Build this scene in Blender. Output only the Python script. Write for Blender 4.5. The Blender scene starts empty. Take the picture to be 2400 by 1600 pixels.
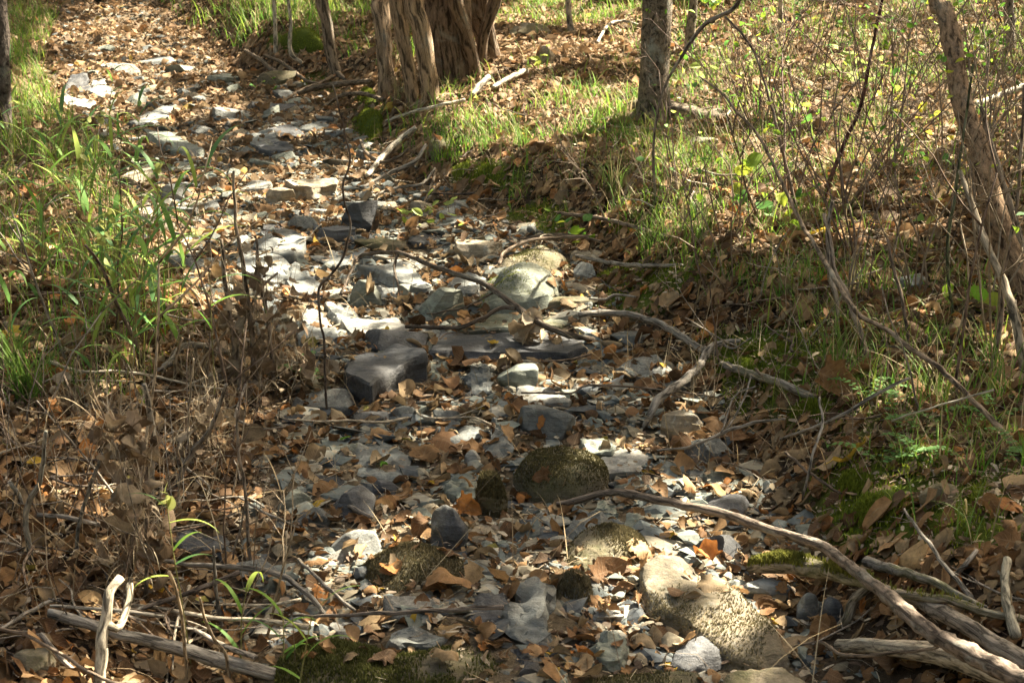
import bpy, bmesh, math, random
import numpy as np
from mathutils import Vector, Matrix
from mathutils.bvhtree import BVHTree

SC = bpy.context.scene
COL = SC.collection
rng = np.random.default_rng(7)
random.seed(7)
PI = math.pi

# ------------------------------------------------------------------ camera geometry
CAM = np.array([0.0, 0.0, 1.75])
PITCH = math.radians(16.5)
TH = math.tan(math.radians(17.0))
TV = TH / 1.5
FWD = np.array([0, math.cos(PITCH), -math.sin(PITCH)])
UPV = np.array([0, math.sin(PITCH), math.cos(PITCH)])


def raydir(px, py):
    return FWD + np.array([1.0, 0, 0]) * ((px - 1200) / 1200 * TH) + UPV * ((800 - py) / 800 * TV)


def proj(P):
    """world points (n,3) -> photo coordinates (n,2) on the 2400 x 1600 frame, and depth"""
    d = np.asarray(P, float) - CAM
    dep = d @ FWD
    dep = np.where(dep < 0.05, 0.05, dep)
    return 1200 + d[:, 0] / dep / TH * 1200, 800 - (d @ UPV) / dep / TV * 800, dep


# ------------------------------------------------------------------ noise
def _h(ix, iy, iz):
    n = (ix.astype(np.int64) * 374761393 + iy.astype(np.int64) * 668265263 + iz.astype(np.int64) * 1274126177) & 0xFFFFFFFF
    n = ((n ^ (n >> 13)) * 1103515245) & 0xFFFFFFFF
    n = (n ^ (n >> 16)) & 0xFFFFFFFF
    return n / 4294967295.0 * 2 - 1


def noise3(P):
    P = np.asarray(P, float)
    i = np.floor(P).astype(np.int64)
    f = P - i
    f = f * f * (3 - 2 * f)
    out = 0
    for dx in (0, 1):
        wx = f[:, 0] if dx else 1 - f[:, 0]
        for dy in (0, 1):
            wy = f[:, 1] if dy else 1 - f[:, 1]
            for dz in (0, 1):
                wz = f[:, 2] if dz else 1 - f[:, 2]
                out = out + wx * wy * wz * _h(i[:, 0] + dx, i[:, 1] + dy, i[:, 2] + dz)
    return out


def noise2(x, y, s=0):
    x = np.asarray(x, float)
    y = np.asarray(y, float)
    ix, iy = np.floor(x).astype(np.int64), np.floor(y).astype(np.int64)
    fx, fy = x - ix, y - iy
    fx, fy = fx * fx * (3 - 2 * fx), fy * fy * (3 - 2 * fy)
    z = np.full(ix.shape, s, dtype=np.int64)
    a, b = _h(ix, iy, z), _h(ix + 1, iy, z)
    c, d = _h(ix, iy + 1, z), _h(ix + 1, iy + 1, z)
    return (a * (1 - fx) + b * fx) * (1 - fy) + (c * (1 - fx) + d * fx) * fy


def fbm3(P, o=3):
    r, a = 0, 1.0
    P = np.asarray(P, float)
    for k in range(o):
        r = r + a * noise3(P * 2 ** k + 17.3 * k)
        a *= 0.5
    return r


# ------------------------------------------------------------------ terrain
BED = 0.02


def _plane(px, py):
    d = raydir(px, py)
    t = CAM[2] / (BED * d[1] - d[2])
    return CAM + d * t


LEFT_PX = [(540, 1600), (560, 1400), (600, 1200), (650, 1000), (640, 850), (480, 720), (420, 640), (340, 540), (300, 440), (230, 340), (130, 250), (110, 170), (130, 90), (150, 10)]
RIGHT_PX = [(1960, 1600), (1900, 1420), (1860, 1280), (1800, 1150), (1700, 1000), (1590, 880), (1440, 780), (1400, 660), (1290, 570), (1040, 470), (900, 380), (830, 300), (760, 220), (570, 170), (480, 110), (400, 50), (340, 10)]
_l = np.array([_plane(*p) for p in LEFT_PX])
_r = np.array([_plane(*p) for p in RIGHT_PX])


def sstep(t):
    t = np.clip(t, 0, 1)
    return t * t * (3 - 2 * t)


def bank(x, y):
    """signed distance outside the stream bed: (right, left)"""
    return x - np.interp(y, _r[:, 1], _r[:, 0]), np.interp(y, _l[:, 1], _l[:, 0]) - x


def H(x, y, detail=True):
    x = np.asarray(x, float)
    y = np.asarray(y, float)
    r, l = bank(x, y)
    h = BED * y
    h = h + (0.235 + 0.06 * noise2(x * .9, y * .9, 3)) * sstep((r + .04) / (0.52 + .14 * noise2(x * 1.3, y * 1.3, 6))) + 0.035 * np.clip(r - .4, 0, 30)
    h = h + (0.09 + 0.04 * noise2(x * .9, y * .9, 5)) * sstep((l + .05) / 0.5) + 0.03 * np.clip(l - .4, 0, 30)
    h = h + 0.05 * np.clip(y - 14, 0, 400)
    if detail:
        h = h + 0.03 * noise2(x * 1.7, y * 1.7, 1) + 0.016 * noise2(x * 5, y * 5, 2) + 0.006 * noise2(x * 14, y * 14, 4)
    return h


_T = np.concatenate([np.arange(2.2, 16, 0.012), np.arange(16, 60, 0.1)])


def at(px, py, up=0.0):
    """the ground point (raised by up) that the photo shows at a pixel"""
    d = raydir(px, py)
    P = CAM + d * _T[:, None]
    below = P[:, 2] < H(P[:, 0], P[:, 1]) + up
    k = int(np.argmax(below)) if below.any() else len(_T) - 1
    return P[k].copy()


def at_y(px, py, Y):
    d = raydir(px, py)
    return CAM + d * ((Y - CAM[1]) / d[1])


def m_per_px(P):
    return float((np.asarray(P) - CAM) @ FWD) * TH / 1200


# ------------------------------------------------------------------ mesh helpers
def make_mesh(name, V, quads=None, tris=None, col=None, uv=None, smooth=True):
    me = bpy.data.meshes.new(name)
    V = np.ascontiguousarray(V, dtype=np.float32)
    parts, starts, off = [], [], 0
    for F, n in ((quads, 4), (tris, 3)):
        if F is not None and len(F):
            F = np.asarray(F, dtype=np.int32)
            parts.append(F.ravel())
            starts.append(off + np.arange(len(F), dtype=np.int32) * n)
            off += F.size
    lv = np.concatenate(parts)
    st = np.concatenate(starts)
    me.vertices.add(len(V))
    me.vertices.foreach_set('co', V.ravel())
    me.loops.add(len(lv))
    me.loops.foreach_set('vertex_index', lv)
    me.polygons.add(len(st))
    me.polygons.foreach_set('loop_start', st)
    if uv is not None:
        ul = me.uv_layers.new(name='UVMap')
        ul.data.foreach_set('uv', np.ascontiguousarray(np.asarray(uv, np.float32)[lv]).ravel())
    if col is not None:
        ca = me.color_attributes.new('Col', 'FLOAT_COLOR', 'POINT')
        c4 = np.ones((len(V), 4), np.float32)
        c4[:, :3] = col
        ca.data.foreach_set('color', c4.ravel())
    me.update(calc_edges=True)
    me.polygons.foreach_set('use_smooth', np.full(len(st), smooth, dtype=bool))
    return me


def link(name, me, mat=None, parent=None, loc=None, color=None):
    o = bpy.data.objects.new(name, me)
    COL.objects.link(o)
    if mat is not None and me is not None and len(me.materials) == 0:
        me.materials.append(mat)
    if parent is not None:
        o.parent = parent
    if loc is not None:
        o.location = [float(v) for v in loc]
    if color is not None:
        o.color = (*color, 1)
    return o


def tag(o, label=None, cat=None, group=None, kind=None):
    if label:
        o['label'] = label
    if cat:
        o['category'] = cat
    if group:
        o['group'] = group
    if kind:
        o['kind'] = kind
    return o


def empty(name, loc):
    o = bpy.data.objects.new(name, None)
    COL.objects.link(o)
    o.location = [float(v) for v in loc]
    o.empty_display_size = 0.05
    return o


def smooth_path(pts, step=0.03):
    """Catmull-Rom through rows of (x,y,z,r)"""
    P = np.asarray(pts, float)
    if len(P) == 2:
        n = max(2, int(np.linalg.norm(P[1, :3] - P[0, :3]) / step))
        t = np.linspace(0, 1, n + 1)[:, None]
        return P[0] * (1 - t) + P[1] * t
    Q = np.vstack([2 * P[0] - P[1], P, 2 * P[-1] - P[-2]])
    out = []
    for i in range(1, len(Q) - 2):
        n = max(2, int(np.linalg.norm(Q[i + 1, :3] - Q[i, :3]) / step))
        t = (np.arange(n) / n)[:, None]
        a, b, c, d = Q[i - 1], Q[i], Q[i + 1], Q[i + 2]
        out.append(0.5 * (2 * b + (c - a) * t + (2 * a - 5 * b + 4 * c - d) * t ** 2 + (3 * b - a - 3 * c + d) * t ** 3))
    out.append(P[-1:])
    R = np.vstack(out)
    R[:, 3] = np.maximum(R[:, 3], 0.0006)
    return R


def tube(path, sides=8, rough=0.0, seed=0.0, fiss=0.0, wob=0.0):
    """path rows (x,y,z,r) -> V, quads, tris, uv (uv in metres: round, along)"""
    P, r = path[:, :3].copy(), path[:, 3]
    n = len(P)
    if wob:
        s = np.arange(n) * 0.35 + seed * 7.1
        P = P + wob * np.stack([noise2(s, s * 0 + seed), noise2(s, s * 0 + seed + 9), noise2(s, s * 0 + seed + 21)], 1)
    T = np.gradient(P, axis=0)
    T /= np.linalg.norm(T, axis=1)[:, None] + 1e-9
    ref = np.array([0.31, 0.2, 0.93]) if abs(T[:, 2]).mean() < 0.8 else np.array([0.9, 0.35, 0.1])
    A = np.cross(T, ref)
    A /= np.linalg.norm(A, axis=1)[:, None] + 1e-9
    B = np.cross(T, A)
    L = np.concatenate([[0], np.cumsum(np.linalg.norm(np.diff(P, axis=0), axis=1))])
    ang = np.arange(sides) / sides * 2 * PI
    ca, sa = np.cos(ang), np.sin(ang)
    R = np.repeat(r[:, None], sides, 1)
    if rough or fiss:
        rm = max(r.mean(), 1e-4)
        X = np.stack([np.repeat(ca[None], n, 0) * 1.3, np.repeat(sa[None], n, 0) * 1.3, np.repeat((L / rm * .35)[:, None], sides, 1)], -1).reshape(-1, 3)
        R = R * (1 + rough * fbm3(X + seed * 3.7, 3).reshape(n, sides))
        Lt = L[-1]
        for kk_ in range(int(min(14, Lt / (rm * 11)))):
            l0 = (math.sin(kk_ * 12.9 + seed * 4.1) * .5 + .5) * Lt
            a0 = math.sin(kk_ * 7.7 + seed * 2.3) * PI
            da = (ang - a0 + PI) % (2 * PI) - PI
            R = R * (1 + .42 * np.exp(-((L[:, None] - l0) / (1.1 * rm)) ** 2 - (da[None] / .55) ** 2))
        if fiss:
            X2 = np.stack([np.repeat(ca[None], n, 0) * 4.5, np.repeat(sa[None], n, 0) * 4.5, np.repeat((L / rm * .30)[:, None], sides, 1)], -1).reshape(-1, 3)
            f = 1 - np.abs(noise3(X2 + seed)) * 2.2
            R = R * (1 - fiss * np.clip(f, 0, 1).reshape(n, sides))
    V = P[:, None, :] + R[:, :, None] * (A[:, None, :] * ca[None, :, None] + B[:, None, :] * sa[None, :, None])
    uv = np.stack([np.repeat((ang / (2 * PI))[None], n, 0) * 2 * PI * r.mean(), np.repeat(L[:, None], sides, 1)], -1)
    V = V.reshape(-1, 3)
    uv = uv.reshape(-1, 2)
    i = np.arange(n - 1)[:, None] * sides
    j = np.arange(sides)[None]
    j2 = (j + 1) % sides
    q = np.stack([i + j, i + j2, i + sides + j2, i + sides + j], -1).reshape(-1, 4)
    c0, c1 = len(V), len(V) + 1
    V = np.vstack([V, P[0] - T[0] * r[0] * .3, P[-1] + T[-1] * r[-1] * .3])
    uv = np.vstack([uv, uv[0], uv[-1]])
    jj = np.arange(sides)
    t0 = np.stack([np.full(sides, c0), (jj + 1) % sides, jj], 1)
    b = (n - 1) * sides
    t1 = np.stack([np.full(sides, c1), b + jj, b + (jj + 1) % sides], 1)
    return V, q, np.vstack([t0, t1]), uv


class Soup:
    def __init__(self):
        self.V, self.q, self.t, self.c, self.u, self.n = [], [], [], [], [], 0

    def add(self, V, q=None, t=None, uv=None, col=None):
        V = np.asarray(V, float)
        self.V.append(V)
        if q is not None and len(q):
            self.q.append(np.asarray(q) + self.n)
        if t is not None and len(t):
            self.t.append(np.asarray(t) + self.n)
        self.u.append(uv if uv is not None else np.zeros((len(V), 2)))
        c = np.ones((len(V), 3)) if col is None else np.broadcast_to(np.asarray(col, float), (len(V), 3))
        self.c.append(c)
        self.n += len(V)

    def mesh(self, name, smooth=True, origin=None):
        V = np.vstack(self.V)
        if origin is not None:
            V = V - np.asarray(origin)
        return make_mesh(name, V, np.vstack(self.q) if self.q else None, np.vstack(self.t) if self.t else None, np.vstack(self.c), np.vstack(self.u), smooth)


# ------------------------------------------------------------------ node materials
class NT:
    def __init__(self, name):
        self.m = bpy.data.materials.new(name)
        self.m.use_nodes = True
        self.t = self.m.node_tree
        self.t.nodes.clear()
        self.out = self.n('ShaderNodeOutputMaterial')

    def n(self, kind, **kw):
        nd = self.t.nodes.new(kind)
        for k, v in kw.items():
            if k.startswith('i_'):
                nd.inputs[k[2:].replace('_', ' ')].default_value = v
            else:
                setattr(nd, k, v)
        return nd

    def l(self, a, b):
        self.t.links.new(a, b)

    def noise(self, vec, scale, detail=5, rough=0.6, dist=0.0):
        nd = self.n('ShaderNodeTexNoise')
        nd.inputs['Scale'].default_value = scale
        nd.inputs['Detail'].default_value = detail
        nd.inputs['Roughness'].default_value = rough
        nd.inputs['Distortion'].default_value = dist
        if vec is not None:
            self.l(vec, nd.inputs['Vector'])
        return nd.outputs['Fac']

    def ramp(self, fac, stops):
        nd = self.n('ShaderNodeValToRGB')
        el = nd.color_ramp.elements
        while len(el) < len(stops):
            el.new(0.5)
        for e, (p, c) in zip(el, stops):
            e.position = p
            e.color = (c, c, c, 1) if isinstance(c, (int, float)) else (*c, 1)
        self.l(fac, nd.inputs['Fac'])
        return nd.outputs['Color']

    def mix(self, fac, a, b, mode='MIX'):
        nd = self.n('ShaderNodeMix', data_type='RGBA', blend_type=mode)
        for s, v in ((nd.inputs[0], fac), (nd.inputs[6], a), (nd.inputs[7], b)):
            if isinstance(v, (int, float)):
                s.default_value = v
            elif isinstance(v, tuple):
                s.default_value = (*v, 1)
            else:
                self.l(v, s)
        return nd.outputs[2]

    def math(self, op, a, b=None):
        nd = self.n('ShaderNodeMath', operation=op)
        for s, v in ((nd.inputs[0], a), (nd.inputs[1], b)):
            if v is None:
                continue
            if isinstance(v, (int, float)):
                s.default_value = v
            else:
                self.l(v, s)
        return nd.outputs[0]

    def mapping(self, vec, scale=(1, 1, 1), loc=(0, 0, 0)):
        nd = self.n('ShaderNodeMapping')
        nd.inputs['Scale'].default_value = scale
        nd.inputs['Location'].default_value = loc
        self.l(vec, nd.inputs['Vector'])
        return nd.outputs[0]

    def bump(self, h, strength, dist, normal=None):
        nd = self.n('ShaderNodeBump')
        nd.inputs['Strength'].default_value = strength
        nd.inputs['Distance'].default_value = dist
        self.l(h, nd.inputs['Height'])
        if normal is not None:
            self.l(normal, nd.inputs['Normal'])
        return nd.outputs[0]

    def surface(self, color, rough=0.8, spec=0.3, normal=None, trans=0.0, tcol=None):
        b = self.n('ShaderNodeBsdfPrincipled')
        b.inputs['Specular IOR Level'].default_value = spec
        if isinstance(rough, (int, float)):
            b.inputs['Roughness'].default_value = rough
        else:
            self.l(rough, b.inputs['Roughness'])
        self.l(color, b.inputs['Base Color'])
        if normal is not None:
            self.l(normal, b.inputs['Normal'])
        sh = b.outputs[0]
        if trans:
            tr = self.n('ShaderNodeBsdfTranslucent')
            self.l(tcol if tcol is not None else color, tr.inputs['Color'])
            if normal is not None:
                self.l(normal, tr.inputs['Normal'])
            mx = self.n('ShaderNodeMixShader')
            mx.inputs[0].default_value = trans
            self.l(sh, mx.inputs[1])
            self.l(tr.outputs[0], mx.inputs[2])
            sh = mx.outputs[0]
        self.l(sh, self.out.inputs['Surface'])
        return self.m


def base_color(N, src):
    if src == 'obj':
        return N.n('ShaderNodeObjectInfo').outputs['Color']
    a = N.n('ShaderNodeAttribute', attribute_name='Col')
    return a.outputs['Color']


def mat_ground():
    N = NT('forest_soil')
    pos = N.n('ShaderNodeNewGeometry').outputs['Position']
    c = base_color(N, 'attr')
    n1 = N.noise(pos, 9, 8, .7)
    n2 = N.noise(pos, 70, 6, .7)
    n3 = N.noise(pos, 260, 3, .6)
    c = N.mix(1, c, N.ramp(n1, [(.3, .55), (.7, 1.45)]), 'MULTIPLY')
    c = N.mix(1, c, N.ramp(n2, [(.3, .45), (.7, 1.5)]), 'MULTIPLY')
    c = N.mix(N.ramp(n3, [(.62, 0.0), (.72, .6)]), c, (.27, .22, .16))
    nb = N.bump(n2, .9, .012)
    nb = N.bump(n3, .7, .004, nb)
    return N.surface(c, .95, .15, nb)


def mat_leaf(name, src, trans=.2):
    N = NT(name)
    uv = N.n('ShaderNodeUVMap').outputs[0]
    sep = N.n('ShaderNodeSeparateXYZ')
    N.l(uv, sep.inputs[0])
    av = N.math('ABSOLUTE', sep.outputs[0])
    side = N.math('SINE', N.math('MULTIPLY', N.math('SUBTRACT', sep.outputs[1], N.math('MULTIPLY', av, .35)), 58))
    mid = N.math('LESS_THAN', av, .05)
    vein = N.math('MAXIMUM', N.ramp(side, [(.75, 0.0), (1, .8)]), mid)
    pos = N.n('ShaderNodeNewGeometry').outputs['Position']
    n1 = N.noise(pos, 45, 5, .65)
    n2 = N.noise(pos, 230, 3, .6)
    c = base_color(N, src)
    c = N.mix(1, c, N.ramp(n1, [(.3, .6), (.7, 1.35)]), 'MULTIPLY')
    c = N.mix(N.ramp(n2, [(.6, 0.0), (.75, .5)]), c, (.07, .045, .03))
    c = N.mix(N.math('MULTIPLY', vein, .22), c, (.32, .24, .15))
    nb = N.bump(vein, .35, .002)
    nb = N.bump(n2, .4, .002, nb)
    return N.surface(c, .7, .14, nb, trans)


def mat_blade(name, trans=.42, src='attr'):
    N = NT(name)
    uv = N.n('ShaderNodeUVMap').outputs[0]
    c = base_color(N, src)
    m = N.mapping(uv, (55, 3, 1))
    n1 = N.noise(m, 1, 3, .6)
    c = N.mix(1, c, N.ramp(n1, [(.3, .75), (.7, 1.2)]), 'MULTIPLY')
    return N.surface(c, .55, .2, None, trans)


def mat_stone(name, lichen=.3, mud=.4, rough=(.5, .85), moss=0.0):
    N = NT(name)
    tc = N.n('ShaderNodeTexCoord')
    oi = N.n('ShaderNodeObjectInfo')
    off = N.n('ShaderNodeVectorMath', operation='ADD')
    N.l(tc.outputs['Object'], off.inputs[0])
    rnd = N.n('ShaderNodeCombineXYZ')
    N.l(N.math('MULTIPLY', oi.outputs['Random'], 37.0), rnd.inputs[0])
    N.l(N.math('MULTIPLY', oi.outputs['Random'], 11.0), rnd.inputs[1])
    N.l(rnd.outputs[0], off.inputs[1])
    v = off.outputs[0]
    n1 = N.noise(v, 7, 6, .65, .4)
    n2 = N.noise(v, 38, 8, .72, .3)
    lay = N.noise(N.mapping(v, (9, 30, 120)), 1, 5, .6, .8)
    fine = N.noise(v, 230, 4, .65)
    c = oi.outputs['Color']
    c = N.mix(1, c, N.ramp(n1, [(.28, .55), (.5, 1.0), (.75, 1.5)]), 'MULTIPLY')
    c = N.mix(1, c, N.ramp(n2, [(.3, .6), (.7, 1.4)]), 'MULTIPLY')
    c = N.mix(1, c, N.ramp(lay, [(.35, .7), (.6, 1.15)]), 'MULTIPLY')
    if mud:
        f = N.math('MULTIPLY', N.ramp(N.noise(v, 4.5, 7, .7, .6), [(.46, 0.0), (.68, 1.0)]), mud)
        c = N.mix(f, c, (.20, .165, .115))
    if lichen:
        f = N.math('MULTIPLY', N.ramp(N.noise(v, 16, 7, .75, .5), [(.54, 0.0), (.64, 1.0)]), lichen)
        c = N.mix(f, c, (.40, .41, .36))
    if moss:
        g = N.n('ShaderNodeNewGeometry')
        f = N.math('MULTIPLY', N.ramp(N.noise(v, 6, 8, .75, .3), [(.42, 0.0), (.6, 1.0)]), moss)
        c = N.mix(f, c, N.mix(N.ramp(n2, [(.35, 0.0), (.65, 1.0)]), (.07, .075, .025), (.15, .125, .07)))
    c = N.mix(N.ramp(fine, [(.6, 0.0), (.8, .35)]), c, (.42, .42, .40))
    ro = N.ramp(n2, [(.3, rough[0]), (.7, rough[1])])
    nb = N.bump(n1, .5, .02)
    nb = N.bump(n2, .75, .009, nb)
    nb = N.bump(lay, .5, .006, nb)
    nb = N.bump(fine, .5, .002, nb)
    return N.surface(c, ro, .28, nb)


def mat_chips():
    N = NT('slate_chips')
    pos = N.n('ShaderNodeNewGeometry').outputs['Position']
    n2 = N.noise(pos, 60, 6, .7)
    c = N.mix(1, base_color(N, 'attr'), N.ramp(n2, [(.3, .6), (.7, 1.35)]), 'MULTIPLY')
    c = N.mix(N.ramp(N.noise(pos, 25, 4, .7), [(.52, 0.0), (.7, .5)]), c, (.2, .165, .115))
    return N.surface(c, .85, .2, N.bump(n2, .5, .004))


def mat_bark(name, plate=(26, 7), depth=.02, lichen=.25, moss=0.0):
    N = NT(name)
    uv = N.n('ShaderNodeUVMap').outputs[0]
    oi = N.n('ShaderNodeObjectInfo')
    n1 = N.noise(N.mapping(uv, (plate[0], plate[1], 1)), 1, 7, .65, .6)
    n2 = N.noise(N.mapping(uv, (plate[0] * 6, plate[1] * 4, 1)), 1, 5, .65)
    n3 = N.noise(N.mapping(uv, (9, 7, 1)), 1, 6, .7, .5)
    c = oi.outputs['Color']
    c = N.mix(1, c, N.ramp(n1, [(.40, .22), (.5, .9), (.66, 1.5)]), 'MULTIPLY')
    c = N.mix(1, c, N.ramp(n2, [(.3, .7), (.7, 1.3)]), 'MULTIPLY')
    f = N.math('MULTIPLY', N.ramp(n3, [(.54, 0.0), (.66, 1.0)]), lichen)
    c = N.mix(f, c, (.38, .39, .33))
    if moss:
        f = N.math('MULTIPLY', N.ramp(N.noise(N.mapping(uv, (5, 4, 1)), 1, 6, .7), [(.45, 0.0), (.58, 1.0)]), moss)
        c = N.mix(f, c, (.09, .10, .025))
    nb = N.bump(n1, .9, depth)
    nb = N.bump(n2, .5, depth * .25, nb)
    return N.surface(c, .9, .12, nb)


def mat_simple(name, src='attr', rough=.85, scale=80, trans=0.0, spec=.1):
    N = NT(name)
    pos = N.n('ShaderNodeNewGeometry').outputs['Position']
    n = N.noise(pos, scale, 4, .65)
    c = N.mix(1, base_color(N, src), N.ramp(n, [(.3, .6), (.7, 1.35)]), 'MULTIPLY')
    return N.surface(c, rough, spec, None, trans)


M_GROUND = mat_ground()
M_LEAF = mat_leaf('dead_leaf', 'obj')
M_LITTER = mat_leaf('leaf_litter', 'attr')
M_CANOPY = mat_simple('canopy_leaf', 'attr', .6, 3, .36)
M_GRASS = mat_blade('grass_blade')
M_BLADE_OBJ = mat_blade('green_blade', .4)
M_MOSS = mat_simple('moss', 'attr', .9, 60, .25)
M_STONE = mat_stone('slate', .25, .35, (.42, .8))
M_DARK = mat_stone('dark_slate', .06, .12, (.38, .7))
M_PALE = mat_stone('pale_stone', .55, .35, (.6, .9))
M_BOULDER = mat_stone('mossy_boulder', .08, .22, (.85, .97), .85)
M_LICHEN = mat_stone('lichen_boulder', .35, .22, (.7, .95), .35)
M_CHIPS = mat_chips()
M_BARK = mat_bark('rough_bark', (55, 24), .03, .3)
M_CEDAR = mat_bark('cedar_bark', (62, 10), .03, .35)
M_WOOD = mat_bark('weathered_wood', (75, 17), .006, .45)
M_MOSSWOOD = mat_bark('mossy_wood', (75, 17), .006, .5, .6)
M_TWIG = mat_simple('twig', 'attr', .8, 90)
M_FIBRE = mat_simple('dry_fibre', 'attr', .85, 90, .15)

# ------------------------------------------------------------------ ground sheet
MOSS_PX = [(2080, 1180, 170, 130, 1), (2300, 1190, 130, 110, .9), (1810, 830, 170, 50, 1), (1740, 860, 120, 40, 1), (1560, 650, 110, 32, 1), (1490, 700, 100, 30, .9), (1130, 410, 100, 32, .9), (870, 290, 46, 60, 1), (700, 105, 70, 28, 1), (1270, 510, 80, 26, .9), (1455, 545, 50, 16, .8),
           (1930, 930, 170, 80, .8), (1770, 940, 90, 50, .6), (2080, 1010, 150, 70, .5), (1620, 640, 60, 40, .7), (1900, 640, 200, 60, .3), (770, 200, 60, 30, .6)]


def px_mask(x, y, blobs, z=None, soft=.35, wob=0.0):
    z = H(x, y) if z is None else z
    px, py, _ = proj(np.stack([x, y, z], 1))
    if wob:
        px = px + wob * noise2(x * 6, y * 6, 31)
        py = py + wob * .5 * noise2(x * 6, y * 6, 32)
    m = np.zeros(len(x))
    for b in blobs:
        d = np.sqrt(((px - b[0]) / b[2]) ** 2 + ((py - b[1]) / b[3]) ** 2)
        m = np.maximum(m, b[4] * sstep((1 + soft - d) / (2 * soft)))
    return m


def axis(lo, hi, step, far_lo, far_hi):
    c = list(np.arange(lo, hi + 1e-6, step))
    s, v = step, lo
    a = []
    while v > far_lo:
        s *= 1.18
        v -= s
        a.append(v)
    s, v = step, hi
    b = []
    while v < far_hi:
        s *= 1.18
        v += s
        b.append(v)
    return np.array(a[::-1] + c + b)


gx = axis(-4.6, 5.2, .04, -160, 160)
gy = axis(2.4, 15.0, .04, -40, 240)
GX, GY = np.meshgrid(gx, gy)
gxv, gyv = GX.ravel(), GY.ravel()
gz = H(gxv, gyv)
nx, ny = len(gx), len(gy)
ii = np.arange(ny - 1)[:, None] * nx + np.arange(nx - 1)[None]
gq = np.stack([ii, ii + 1, ii + nx + 1, ii + nx], -1).reshape(-1, 4)
br, bl = bank(gxv, gyv)
inbed = sstep((-np.maximum(br, bl) + .15) / .35)[:, None]
gm = px_mask(gxv, gyv, MOSS_PX, gz, wob=30)[:, None]
gm = gm * ((gyv > 2.6) & (gyv < 14))[:, None]
soil = np.array([.050, .034, .021])
bedc = np.array([.115, .090, .058])
gcol = soil * (1 - inbed) + bedc * inbed
gcol = gcol * (1 - gm) + np.array([.070, .098, .008]) * gm
ground = link('ground', make_mesh('ground', np.stack([gxv, gyv, gz], 1), gq, col=gcol), M_GROUND)
tag(ground, kind='structure')

# ------------------------------------------------------------------ stones
SOLID_V, SOLID_F = [], []           # for dropping leaves onto
HERO = []                            # (x, y, radius) footprints
LAND = []                            # (x, y, phrase) landmarks for labels
_sn = [0]


def solid(V, F):
    n = sum(len(v) for v in SOLID_V)
    SOLID_V.append(np.asarray(V))
    SOLID_F.extend([[i + n for i in f] for f in F])


def finish_rock(bm, edge, amp, layer, soften=0, bev=.004, seed=0):
    """bevel, refine to even triangles, displace: returns mesh"""
    if bev:
        bmesh.ops.bevel(bm, geom=list(bm.edges), offset=bev, segments=1, affect='EDGES', profile=.6, clamp_overlap=True)
    for _ in range(6):
        bmesh.ops.triangulate(bm, faces=[f for f in bm.faces if len(f.verts) > 3])
        es = [e for e in bm.edges if e.calc_length() > edge]
        if not es or len(bm.faces) > 14000:
            break
        bmesh.ops.subdivide_edges(bm, edges=es, cuts=1, use_grid_fill=False)
    bmesh.ops.triangulate(bm, faces=[f for f in bm.faces if len(f.verts) > 3])
    for _ in range(soften):
        bmesh.ops.smooth_vert(bm, verts=bm.verts, factor=.5, use_axis_x=True, use_axis_y=True, use_axis_z=True)
    bm.normal_update()
    V = np.array([v.co[:] for v in bm.verts])
    Nn = np.array([v.normal[:] for v in bm.verts])
    s = seed * 13.7
    d = amp * (fbm3(V * (1.1 / max(.05, np.ptp(V[:, 0]))) * 3 + s, 4))
    side = 1 - np.abs(Nn[:, 2])
    lay = layer * noise3(np.stack([V[:, 0] * 5, V[:, 1] * 5, V[:, 2] * 75], 1) + s) * side
    chip = -np.clip(noise3(V * 14 + s + 5) - .25, 0, 1) * amp * 1.6
    V = V + Nn * (d + lay + chip)[:, None]
    for v, c in zip(bm.verts, V):
        v.co = c
    me = bpy.data.meshes.new('stone')
    bm.to_mesh(me)
    bm.free()
    me.polygons.foreach_set('use_smooth', np.ones(len(me.polygons), bool))
    try:
        me.set_sharp_from_angle(angle=math.radians(38))
    except Exception:
        pass
    return me


def poly_rock(sx, sy, sz, seed, flat=False, cuts=11, rnd=.35, edge=None, soften=0, amp=.03, layer=.0):
    r = random.Random(seed)
    bm = bmesh.new()
    bmesh.ops.create_cube(bm, size=2)
    for k in range(cuts):
        th = r.uniform(0, 2 * PI)
        if flat:
            n = Vector((math.cos(th), math.sin(th), r.uniform(-.35, .45)))
        else:
            n = Vector((math.cos(th), math.sin(th), r.uniform(-.4, 1.1)))
        n.normalize()
        d = r.uniform(.72, 1.02) * (1.0 if flat else .95)
        bmesh.ops.bisect_plane(bm, geom=bm.verts[:] + bm.edges[:] + bm.faces[:], plane_co=n * d, plane_no=n, clear_outer=True)
        bmesh.ops.holes_fill(bm, edges=[e for e in bm.edges if e.is_boundary])
    if flat:
        for sgn in (1, -1):
            n = Vector((r.uniform(-.1, .1), r.uniform(-.1, .1), sgn)).normalized()
            bmesh.ops.bisect_plane(bm, geom=bm.verts[:] + bm.edges[:] + bm.faces[:], plane_co=n * .9, plane_no=n, clear_outer=True)
            bmesh.ops.holes_fill(bm, edges=[e for e in bm.edges if e.is_boundary])
    for v in bm.verts:
        v.co.x *= sx
        v.co.y *= sy
        v.co.z *= sz
    bmesh.ops.remove_doubles(bm, verts=bm.verts, dist=max(sx, sy) * .01)
    e = edge or max(sx, sy) * .11
    return finish_rock(bm, e, amp * max(sx, sy), layer, soften, max(sx, sy) * .035, seed)


def place_world(me, mat):
    """record a rock (already in world coordinates minus origin) as solid"""
    return me


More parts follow.
